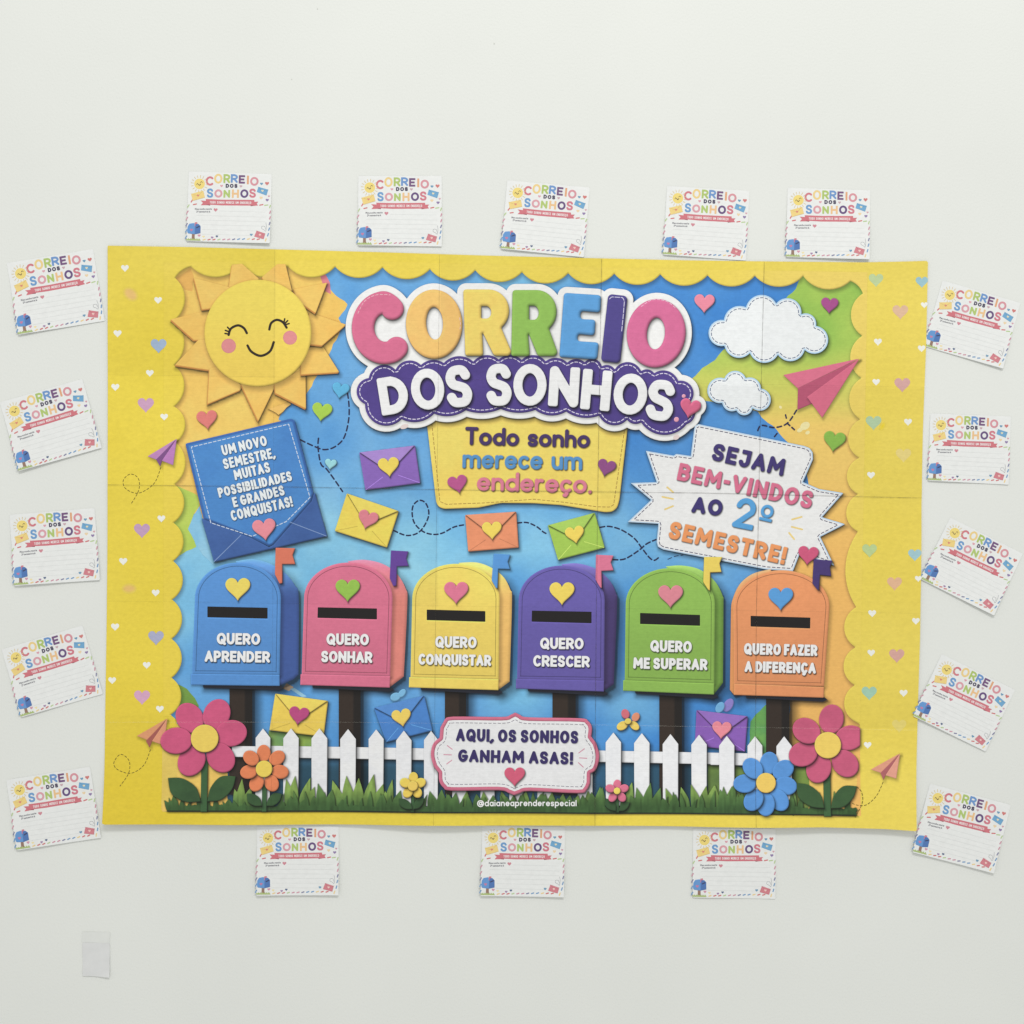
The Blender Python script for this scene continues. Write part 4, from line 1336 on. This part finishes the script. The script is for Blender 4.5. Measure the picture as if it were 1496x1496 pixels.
E('grass_edge', poly([(246, 1182.4), (380, 1182.6), (620, 1183.8), (860, 1185.6), (1130, 1186.8), (1248, 1188.4), (1248, 1190.6), (1130, 1188.6), (860, 1187.4), (620, 1185.8), (380, 1184.6), (246, 1184.4)]), (40, 50, 34), .6, grass)

# ---- flowers
def leafp(a, b, fat):
    a, b = np.array(a), np.array(b)
    d = b - a
    n = np.array([-d[1], d[0]])
    top = catmull([a, a + d * .3 + n * fat, a + d * .7 + n * fat * .85, b], 7)
    bot = catmull([b, a + d * .7 - n * fat * .8, a + d * .3 - n * fat * .75, a], 7)
    return poly(list(top) + list(bot[1:-1]))


def flower(zf, ctr, r, petals, pa, pb, col, stem, leaves, label, cc_=(243, 206, 88), clip=None):
    cx, cy = zf(ctr)[0]
    idx = []
    green = (58, 92, 54)
    if stem:
        x0, x1, y0, y1 = stem
        (a0, b0), (a1, b1) = zf((x0, y0), (x1, y1))
        idx.append(E('stem', poly([(a0, b0), (a1, b0), (a1, b1), (a0, b1)]), (60, 98, 58), .7, None, (1.5, .08, .25), (1.5, 1.5, 3, .4)))
    for a, b, ft in leaves:
        pa_, pb_ = zf(a, b)
        idx.append(E('leaf', leafp(pa_, pb_, ft), pat((60, 94, 54), (50, 80, 48), 20, 121), .7, None, (1.6, .12, .3), (1.5, 2.5, 4, .4)))
    c = np.array(col, float)
    for p in petals:
        x, y = zf(p)[0]
        ang = math.degrees(math.atan2(y - cy, x - cx))
        sh = ell(x, y, pa / zf.s, pb / zf.s, ang)
        if clip is not None:
            sh = sh & clip
        idx.append(E('petal', sh, pat(c * .98, np.clip(c * 1.04, 0, 255), 20, 131), .7, None, (2.2, .10, .3), (1.5, 2.5, 4, .42)))
    f = E('flower', circ(cx, cy, r / zf.s), cc_, .6, None, (1.8, .08, .25), (1.2, 2, 3, .42), label=label)
    for i in idx:
        REPARENT.append((i, f))
    return f


flower(zL, (690, 395), 90, [(592, 262), (768, 240), (862, 362), (795, 520), (605, 540), (505, 410)], 104, 86, (208, 84, 124), (668, 710, 540, 868),
       [((452, 652), (668, 802), .26), ((893, 642), (712, 802), .26)], 'large pink six-petalled flower at lower left')
flower(zL, (1078, 593), 54, [(1075, 492), (1162, 523), (1182, 612), (1127, 685), (1030, 685), (978, 612), (993, 523)], 56, 45, (230, 128, 82), (1066, 1096, 690, 868),
       [((968, 752), (1066, 830), .28), ((1195, 755), (1096, 830), .28)], 'orange seven-petalled flower in front of the fence', (244, 208, 84))
flower(zM, (1045, 735), 34, [(1048, 680), (1096, 714), (1074, 778), (1012, 778), (993, 714)], 38, 32, (241, 204, 84), (1035, 1056, 770, 910),
       [((950, 820), (1042, 890), .26), ((1122, 815), (1050, 890), .26)], 'small yellow flower in front of the fence', (244, 204, 92))
flower(zO, (228, 912), 27, [(230, 862), (283, 893), (266, 962), (193, 962), (174, 893)], 40, 32, (222, 112, 140), (216, 242, 960, 1085),
       [((135, 972), (218, 1072), .28), ((330, 1003), (242, 1072), .26)], 'small pink flower in the grass', (246, 212, 92))
flower(zP, (366, 715), 67, [(388, 583), (485, 628), (500, 735), (452, 830), (362, 858), (280, 830), (222, 720), (278, 618)], 78, 62, (84, 146, 216), None, [], 'blue eight-petalled flower at lower right', (243, 200, 92))
flower(zP, (790, 460), 90, [(815, 282), (938, 410), (908, 585), (728, 618), (622, 520), (645, 362)], 100, 84, (204, 88, 122), (758, 806, 640, 940),
       [((575, 716), (760, 884), .25), ((985, 738), (806, 886), .25)], 'large pink six-petalled flower at lower right', (243, 204, 92), poly([(1000, 900), (1256.2, 900), (1256.2, 1250), (1000, 1250)]))
trail(zP, [(1165, 710), (1120, 800), (1050, 862), (985, 865), (945, 848)], 3.4, 2.6, .5, BRN)
trail(zP, [(985, 740), (1018, 780), (1020, 850), (970, 945)], 3.4, 2.6, .5, BRN)

# ---- sign at the bottom
sp = catmull(zN((150, 252), (210, 232), (560, 235), (620, 224)), 4).tolist() + zN((662, 203)) + catmull(zN((700, 222), (760, 238), (1130, 245), (1192, 265), (1220, 312), (1215, 378)), 4).tolist() + catmull(zN((1250, 425), (1274, 520), (1250, 615), (1208, 645)), 5).tolist() + catmull(zN((1206, 715), (1180, 765), (1120, 788), (770, 772), (700, 786)), 4).tolist() + zN((655, 802)) + catmull(zN((610, 784), (540, 766), (200, 768), (140, 745), (110, 700), (106, 640)), 4).tolist() + catmull(zN((70, 595), (48, 510), (65, 430), (112, 385)), 5).tolist() + zN((118, 310))
sign3 = E('scroll_sign', poly(sp), pat((218, 116, 142), (210, 106, 134), 40, 141), .8, None, (2.2, .10, .3), (2, 4, 6, .45), label='white scroll sign with a pink rim lettered AQUI, OS SONHOS GANHAM ASAS!')
E('sign_face', poly(sp).off(-5.2), (233, 233, 234), .8, sign3, None, (-.4, -.8, 1.4, .25))
E('stitching', stitch(sp, 9.2, 4.2, 2.6, .42), (118, 112, 128), .4, sign3)
for s_, a, b, H_ in (("AQUI, OS SONHOS", (230, 411), (1120, 430), 93), ("GANHAM ASAS!", (245, 561), (1082, 583), 92)):
    E('lettering', text(s_, zN(a)[0], zN(b)[0], H_ / 4.987, 2.3, True, .09, .36), (58, 48, 104), .42, sign3, None, (.5, .8, 1.0, .3))
hpart(zN, 658, 672, 150, (218, 92, 122), 0, parent=sign3)
E('accent_dash', strokes([(np.array(zN(a, b)), .7, None) for a, b in (((168, 443), (203, 470)), ((143, 508), (197, 510)), ((164, 576), (200, 549)), ((1125, 497), (1165, 467)), ((1130, 533), (1183, 536)), ((1122, 568), (1157, 600)))]), (216, 150, 170), .35, sign3)
E('lettering', text("@daianeaprenderespecial", zN((385, 880))[0], zN((1108, 881))[0], 46 / 4.987, .8, False, .09), (244, 245, 240), .3, grass)

objs = P.build(.00007)
for i, p in REPARENT:
    if objs[i] is not None:
        objs[i].parent = objs[p]


# ---- sheet seams: edge shade painted as dark strips, plus one pale paper edge
def seam(pts, w, mat, z=.00007 * 26):
    q = np.array(pts, float)
    n = 160
    t = np.linspace(0, 1, n)
    k = np.linspace(0, 1, len(q))
    x, y = np.interp(t, k, q[:, 0]), np.interp(t, k, q[:, 1])
    d = q[-1] - q[0]
    d = d / np.hypot(*d)
    nn = np.array([-d[1], d[0]])
    rr = np.random.RandomState(int(abs(q[0, 0] * 7 + q[0, 1])))
    ww = w * (.55 + .9 * rr.rand(n)) / 2
    a = place_poster(x + nn[0] * ww, y + nn[1] * ww, z)
    b = place_poster(x - nn[0] * ww, y - nn[1] * ww, z)
    co = np.concatenate([a, b])
    F = []
    for i in range(n - 1):
        F += [(i, i + 1, n + i), (i + 1, n + i + 1, n + i)]
    me = make_mesh('sheet_edge_and_shade', co, np.array(F))
    me.materials.append(mat)
    o = bpy.data.objects.new('sheet_edge_and_shade', me)
    scn.collection.objects.link(o)
    o.parent = poster


seam([(159, 708.4), (450, 711.8), (760, 717.4), (1020, 720.2), (1270, 726), (1345, 727.6)], .9, mseam)
seam([(878.8, 379), (876, 540), (873.2, 720), (871, 900), (868.6, 1204)], .8, mseam)
seam([(1116, 383.4), (1110, 620), (1104.5, 900), (1102.6, 1206)], .8, mseam)
seam([(642.4, 372), (640.8, 520), (637, 850), (634, 1203.4)], .4, mseam)
seam([(401.6, 365), (400, 700), (397, 1203)], .2, mseam)
seam([(154.6, 1054.8), (480, 1054.4), (870, 1058.6), (1339, 1066.2)], .7, mseam_l)
seam([(158.6, 548), (600, 553), (1000, 560), (1350, 566)], .14, mseam)
seam([(157, 878), (600, 884), (1000, 890), (1344, 896)], .14, mseam)

# ------------------------------------------------------------------ note cards
CZ = 10.686
zc = Zm(-100 / CZ, -60 / CZ, CZ)
CW, CH = 121.7, 102.0


def card_proto(name, kind):
    root = bpy.data.objects.new('note_card', None)
    scn.collection.objects.link(root)
    root.empty_display_size = .02

    def place(px, py, z):
        u, v = px / CW, py / CH
        if kind == 0:
            h = .0003 + v ** 2 * (.0003 + .0028 * np.clip(1 - u, 0, 1) ** 2)
        elif kind == 3:
            h = .0003 + v ** 2 * (.0003 + .0028 * np.clip(u, 0, 1) ** 2)
        elif kind == 1:
            h = .0003 + .0026 * v ** 2 * (.35 + 1.3 * (u - .5) ** 2 * 2)
        else:
            h = .0004 + .0006 * v ** 2 + .0008 * np.sin(u * 5.5 + .6) * v
        return np.stack([(px - CW / 2) * S, -(h + z), -py * S], 1)
    C_ = Print(root, MAT_CARD, place, .6, (-6, -6, 132, 112))
    e = C_.el
    C_.ink = (.12, .15, 1.0, 0.0)
    C_.gain = 1.0
    tl, tr, br_, bl_ = [((.8, 1.0), (CW - 1.2, 1.9), (CW - 1.6, CH - .2), (1.0, CH - 1.0)), ((1.3, 1.3), (CW - 1.2, 1.0), (CW - 1.0, CH - .8), (.7, CH - .3)), ((.8, 1.8), (CW - 1.9, 1.0), (CW - 1.0, CH - .2), (1.2, CH - .7)), ((1.4, 1.0), (CW - 1.5, 1.7), (CW - 1.1, CH - .4), (.8, CH - 1.0))][kind]
    rw = np.random.RandomState(kind + 3)
    cut = []
    for a_, b_ in ((tl, tr), (tr, br_), (br_, bl_), (bl_, tl)):
        for t_ in np.linspace(0, 1, 5)[:-1]:
            w_ = .28 * (rw.rand(2) - .5) * (1 if t_ else 0)
            cut.append((a_[0] + (b_[0] - a_[0]) * t_ + w_[0], a_[1] + (b_[1] - a_[1]) * t_ + w_[1]))
    pap = e('card_paper', poly(cut), (225, 227, 225), 2.0)
    hp = lambda x, y, w, c, par=None, nm='heart': e(nm, heart(*zc((x, y))[0], w / CZ), c, .35, par)
    # ruled lines
    rl = [(np.array(zc((600, 665), (1300, 668))), .16, None)] + [(np.array(zc((a, y), (b, y + 3))), .16, None) for a, b, y in ((240, 1310, 742), (230, 1310, 812), (345, 1310, 882), (345, 1230, 955), (345, 1100, 1028))]
    e('ruled_lines', strokes(rl), (196, 199, 198), .3)
    # striped border
    cols = [(206, 92, 92), (232, 196, 120), (92, 140, 190), (110, 110, 150), (200, 130, 150), (170, 196, 130)]
    bs = []
    L = catmull(zc((175, 522), (125, 600), (112, 700), (108, 800), (106, 900), (104, 1000), (104, 1080)), 8)
    Bm = np.array(zc((380, 1112), (560, 1106), (800, 1098), (1000, 1088), (1210, 1088)))
    Rr = np.array(zc((1372, 580), (1378, 700), (1374, 860), (1368, 960), (1348, 1060), (1325, 1095)))

    def bars(path, n, dirv, ln):
        seg = np.hypot(*np.diff(path, axis=0).T)
        cum = np.concatenate([[0], np.cumsum(seg)])
        for q in np.linspace(0, cum[-1], n):
            c_ = np.array([np.interp(q, cum, path[:, 0]), np.interp(q, cum, path[:, 1])])
            d_ = np.array(dirv) * ln / 2
            bs.append((np.array([c_ - d_, c_ + d_]), 1.05, None))
    bars(L, 7, (.5, -.86), 3.8)
    bars(Bm, 12, (.95, -.32), 3.2)
    bars(Rr, 7, (.3, -.95), 3.6)
    for a, b in (((200, 578), (245, 568)), ((1215, 562), (1262, 552)), ((1290, 564), (1338, 556))):
        bs.append((np.array(zc(a, b)), 1.0, None))
    cen = np.array([b[0].mean(0) for b in bs])
    cid = np.array([cols[(i * 5 + i // 3) % 6] for i in range(len(bs))], float)

    def bcol(xs, ys, D):
        X, Y = np.meshgrid(xs, ys)
        k = np.argmin((X[..., None] - cen[:, 0]) ** 2 + (Y[..., None] - cen[:, 1]) ** 2, -1)
        return cid[k]
    # thinner slanted bars
    bs = [(b[0], .86, None) for b in bs]
    e('striped_border', strokes(bs), bcol, .35)
    # heading
    def heading(word, boxes, colz, y_off=0):
        for ch, (x0, x1, y0, y1), c in zip(word, boxes, colz):
            (a, b), (c2, d) = zc((x0, y0), (x1, y1))
            gw, gh = c2 - a, d - b
            st = [(q + np.array([a, d]), 1.42, fl) for q, fl in glyph_strokes(ch, gw, gh, 1.42, True)]
            e('letter', strokes(st), c, .35)
    heading('CORREIO', [(378, 500, 138, 282), (505, 632, 96, 246), (648, 752, 98, 236), (760, 868, 96, 228), (882, 978, 108, 238), (1002, 1042, 112, 246), (1056, 1186, 130, 266)],
            [(206, 98, 110), (232, 196, 112), (158, 186, 78), (84, 134, 200), (98, 58, 110), (222, 150, 98), (212, 128, 140)])
    heading('SONHOS', [(400, 500, 324, 466), (515, 640, 334, 462), (655, 757, 340, 460), (783, 892, 330, 460), (912, 1036, 324, 456), (1048, 1152, 310, 450)],
            [(84, 140, 200), (214, 140, 152), (162, 190, 84), (232, 180, 116), (82, 52, 112), (206, 98, 116)])
    e('lettering', text('DOS', zc((685, 308))[0], zc((866, 306))[0], 62 / CZ, .85, True, .14), (46, 38, 70), .25)
    hp(622, 284, 44, (214, 140, 156))
    hp(918, 282, 44, (190, 150, 160))
    # sun
    sc_ = zc((285, 258))[0]
    ry = [(np.array([(sc_[0] + 9.0 * math.cos(t), sc_[1] + 9.0 * math.sin(t)), (sc_[0] + 12.2 * math.cos(t), sc_[1] + 12.2 * math.sin(t))]), .42, None) for t in np.linspace(0, 2 * np.pi, 17)[:-1] + .1]
    sn = e('sun', circ(*sc_, 7.6), (240, 206, 92), .4)
    e('rays', strokes(ry), (214, 186, 120), .3, sn)
    e('face', strokes([(catmull(zc((242, 272), (250, 252), (264, 264)), 4), .32, None), (catmull(zc((298, 240), (312, 222), (328, 236)), 4), .32, None), (catmull(zc((270, 268), (286, 280), (300, 262)), 4), .5, None)]), (70, 50, 40), .25, sn)
    # envelopes
    for q, c, h in ((((160, 415), (345, 360), (375, 465), (190, 522)), (238, 200, 104), (216, 116, 96)), (((1185, 280), (1338, 320), (1312, 412), (1162, 360)), (86, 154, 204), (226, 214, 170)), (((1180, 955), (1316, 998), (1292, 1086), (1145, 1048)), (208, 106, 118), (240, 190, 180))):
        ev = e('envelope', rpoly(zc(*q), .4), c, .4, None, (.8, .05, .15))
        P4 = [np.array(p) for p in zc(*q)]
        md = sum(P4) / 4
        e('fold_line', strokes([(np.array([P4[0], md, P4[1]]), .2, None)]), np.array(c) * .84, .3, ev)
        e('heart', heart(md[0], md[1], 3.6, 8), h, .3, ev)
    # ribbon
    rb = e('ribbon', poly(zc((308, 512), (390, 516), (386, 488), (640, 492), (1128, 482), (1132, 512), (1192, 508), (1168, 540), (1190, 568), (1100, 578), (1100, 572), (640, 580), (460, 574), (455, 586), (400, 582), (312, 586), (345, 548))), (206, 92, 104), .4)
    e('ribbon_fold', poly(zc((388, 568), (460, 574), (452, 588))), (140, 62, 74), .35, rb)
    e('ribbon_fold', poly(zc((1066, 570), (1128, 566), (1084, 582))), (140, 62, 74), .35, rb)
    e('lettering', text('TODO SONHO MERECE UM ENDEREÇO', zc((450, 556))[0], zc((1084, 548))[0], 38 / CZ, .31, True, .16, .75), (244, 224, 224), .2, rb)
    # caption
    e('lettering', text('Meu sonho neste', zc((226, 660))[0], zc((484, 652))[0], 30 / CZ, .24, False, .14, .34), (72, 70, 84), .16)
    e('lettering', text('2º semestre é:', zc((248, 700))[0], zc((464, 694))[0], 30 / CZ, .24, False, .14, .34), (72, 70, 84), .16)
    hp(542, 655, 60, (206, 118, 132))
    # mailbox
    mb = e('mailbox', poly(zc((118, 1000), (122, 915), (150, 872), (210, 862), (290, 875), (320, 905), (322, 1015), (235, 1035), (130, 1022))), lambda xs, ys, D: lerp((74, 136, 208), (50, 98, 176), sstep(zc((228, 0))[0][0], zc((240, 0))[0][0], np.meshgrid(xs, ys)[0])), .35, None, (1, .08, .15))
    e('slot', poly(zc((252, 925), (305, 900), (308, 918), (256, 942))), (34, 40, 84), .3, mb)
    e('heart', heart(*zc((182, 972))[0], 4.4), (190, 104, 150), .3, mb)
    e('flag', poly(zc((228, 890), (232, 850), (268, 846), (270, 872), (240, 876), (240, 910), (230, 910))), (206, 106, 124), .3, mb)
    e('post', poly(zc((192, 1030), (234, 1032), (236, 1110), (190, 1110))), (134, 96, 78), .35, mb)
    gr = [zc((110, 1130))[0]] + [zc((x, 1092 + (22 if i % 2 else 0)))[0] for i, x in enumerate(range(112, 330, 16))] + [zc((330, 1130))[0]]
    e('grass', poly(gr), (156, 180, 92), .35)
    for x, y, w, c in ((1232, 236, 46, (84, 140, 178)), (1316, 230, 62, (206, 100, 96)), (1232, 452, 50, (232, 200, 150)), (1350, 424, 34, (206, 140, 156)), (1326, 484, 50, (128, 104, 160)), (502, 1080, 40, (150, 110, 160)), (574, 1060, 40, (62, 82, 124)), (1100, 1024, 44, (88, 140, 178)), (302, 1054, 46, (206, 132, 156)), (370, 1070, 40, (238, 214, 150))):
        hp(x, y, w, c)
    e('butterfly', line(catmull(zc((1318, 830), (1328, 890), (1318, 960), (1290, 940), (1255, 920), (1262, 886), (1300, 890), (1318, 930)), 6), .2), (120, 124, 130), .22)
    objs_ = C_.build(.00006)
    ords = [o for o in objs_ if o is not None]
    return root, ords


protos = [card_proto('a', k) for k in range(4)]


def copy_card(src):
    root, kids = src
    r = root.copy()
    scn.collection.objects.link(r)
    mp = {root: r}
    for k in kids:
        c = k.copy()
        scn.collection.objects.link(c)
        c.parent = mp[k.parent]
        mp[k] = c
    return r


SUN_L = np.array(zc((285, 258))[0])
ENV_L = np.array(zc((1232, 1022))[0])
VL = ENV_L - SUN_L
cards = [
 # sun on the card, envelope on the card, bend, tilt, label
 ((291.7, 268.8), (380.3, 344.1), 3, .9, 'note card above the poster, nearest the sun, its lower right corner lifting'),
 ((540.3, 274.3), (630.6, 348.3), 2, .8, 'note card above the first letters of the poster title, hanging level'),
 ((756.3, 281.9), (839.1, 362.8), 2, .8, 'note card above the middle of the poster, tilted clockwise'),
 ((990.2, 289.8), (1075.2, 368.1), 2, .5, 'note card above the poster, directly over the large white cloud, fourth of the row'),
 ((1166.3, 292.6), (1254.5, 367.4), 3, 1.0, 'note card above the upper right corner of the poster, last of the top row'),
 ((30.3, 399.8), (136.4, 459.1), 0, .3, 'topmost note card of the column left of the poster'),
 ((21.4, 600.6), (131.6, 646.6), 0, .9, 'strongly tilted note card left of the poster, second from the top of its column'),
 ((32.6, 768.2), (130.5, 836.1), 2, 1.0, 'nearly level note card in the middle of the column left of the poster'),
 ((23.7, 960.6), (132.6, 1006.1), 2, .4, 'strongly tilted note card left of the poster, second from the bottom of its column'),
 ((28.9, 1154.0), (131.3, 1213.6), 2, .9, 'lowest note card of the column left of the poster, above the scrap of tape'),
 ((1387.4, 430.9), (1453.1, 523.7), 3, .4, 'topmost note card of the column right of the poster, cut by the frame'),
 ((1374.6, 621.1), (1459.0, 695.8), 2, .5, 'nearly level note card right of the poster, second from the top of its column'),
 ((1394.7, 778.7), (1442.6, 882.0), 3, .9, 'steeply tilted note card in the middle of the column right of the poster'),
 ((1382.9, 978.3), (1431.6, 1081.0), 0, .7, 'steeply tilted note card right of the poster, second from the bottom of its column'),
 ((1369.9, 1166.0), (1438.9, 1260.1), 1, .9, 'lowest note card of the column right of the poster, beside its lower corner'),
 ((391.7, 1224.2), (480.3, 1295.7), 1, 1.0, 'note card under the poster, leftmost of the bottom row'),
 ((720.5, 1223.9), (808.9, 1298.2), 1, .9, 'note card under the middle of the poster, its lower corners curling'),
 ((1029.1, 1227.1), (1117.8, 1300.8), 2, .3, 'note card under the poster, rightmost of the bottom row, lying flat'),
]
used = set()
for a, b, kind, tilt, lab in cards:
    a, b = np.array(a), np.array(b)
    v = b - a
    sc = np.hypot(*v) / np.hypot(*VL)
    ang = math.degrees(math.atan2(v[1], v[0]) - math.atan2(VL[1], VL[0]))
    if kind not in used:
        used.add(kind)
        r = protos[kind][0]
    else:
        r = copy_card(protos[kind])
    c, s = math.cos(math.radians(ang)), math.sin(math.radians(ang))
    off = np.array([CW / 2, 0]) - SUN_L
    o = a + sc * np.array([c * off[0] - s * off[1], s * off[0] + c * off[1]])
    r.location = (wx(o[0]), 0, wz(o[1]))
    r.rotation_euler = (math.radians(-tilt), math.radians(ang), 0)
    r.scale = (sc, 1, sc)
    r['label'] = lab
    r['category'] = 'note card'
    r['group'] = 'note cards stuck on the wall around the poster'

# ------------------------------------------------------------------ scrap of tape on the wall
def sheet(name, pts_f, nu, nv, mat, parent, th=.0002):
    co, F = [], []
    for j in range(nv + 1):
        for i in range(nu + 1):
            co.append(pts_f(i / nu, j / nv))
    for j in range(nv):
        for i in range(nu):
            a = j * (nu + 1) + i
            F.append((a, a + 1, a + nu + 2, a + nu + 1))
    me = bpy.data.meshes.new(name)
    me.from_pydata(co, [], F)
    for p in me.polygons:
        p.use_smooth = True
    me.materials.append(mat)
    o = bpy.data.objects.new(name, me)
    scn.collection.objects.link(o)
    o.parent = parent
    return o


tape = bpy.data.objects.new('tape_scrap', None)
scn.collection.objects.link(tape)
tape.empty_display_size = .02
tape.location = (wx(140.5), 0, wz(1426))
tape['label'] = 'small grey scrap of tape stuck on the bare wall at lower left'
tape['category'] = 'tape'
TAPE2 = plain_material('clear_tape', (218, 220, 216), .35, .02, 80)
sheet('tape_strip', lambda u, v: ((u * 40.5 - 20.4 + .3 * math.sin(v * 9)) * S, -(.0004 + .0002 * math.sin(u * 7 + v * 4)), (64.5 - 20 * v + .4 * math.sin(u * 4)) * S), 14, 8, TAPE2, tape)
sheet('paper_backing', lambda u, v: ((u * 40 - 20 + .5 * v * (1 - u)) * S, -(.0007 + .0005 * math.sin(u * 5 + v * 8) * v + .0028 * v ** 3 * u), (48.5 - 48.3 * v + .5 * math.sin(u * 5) - 1.0 * u * v) * S), 16, 16, MAT_TAPE, tape)
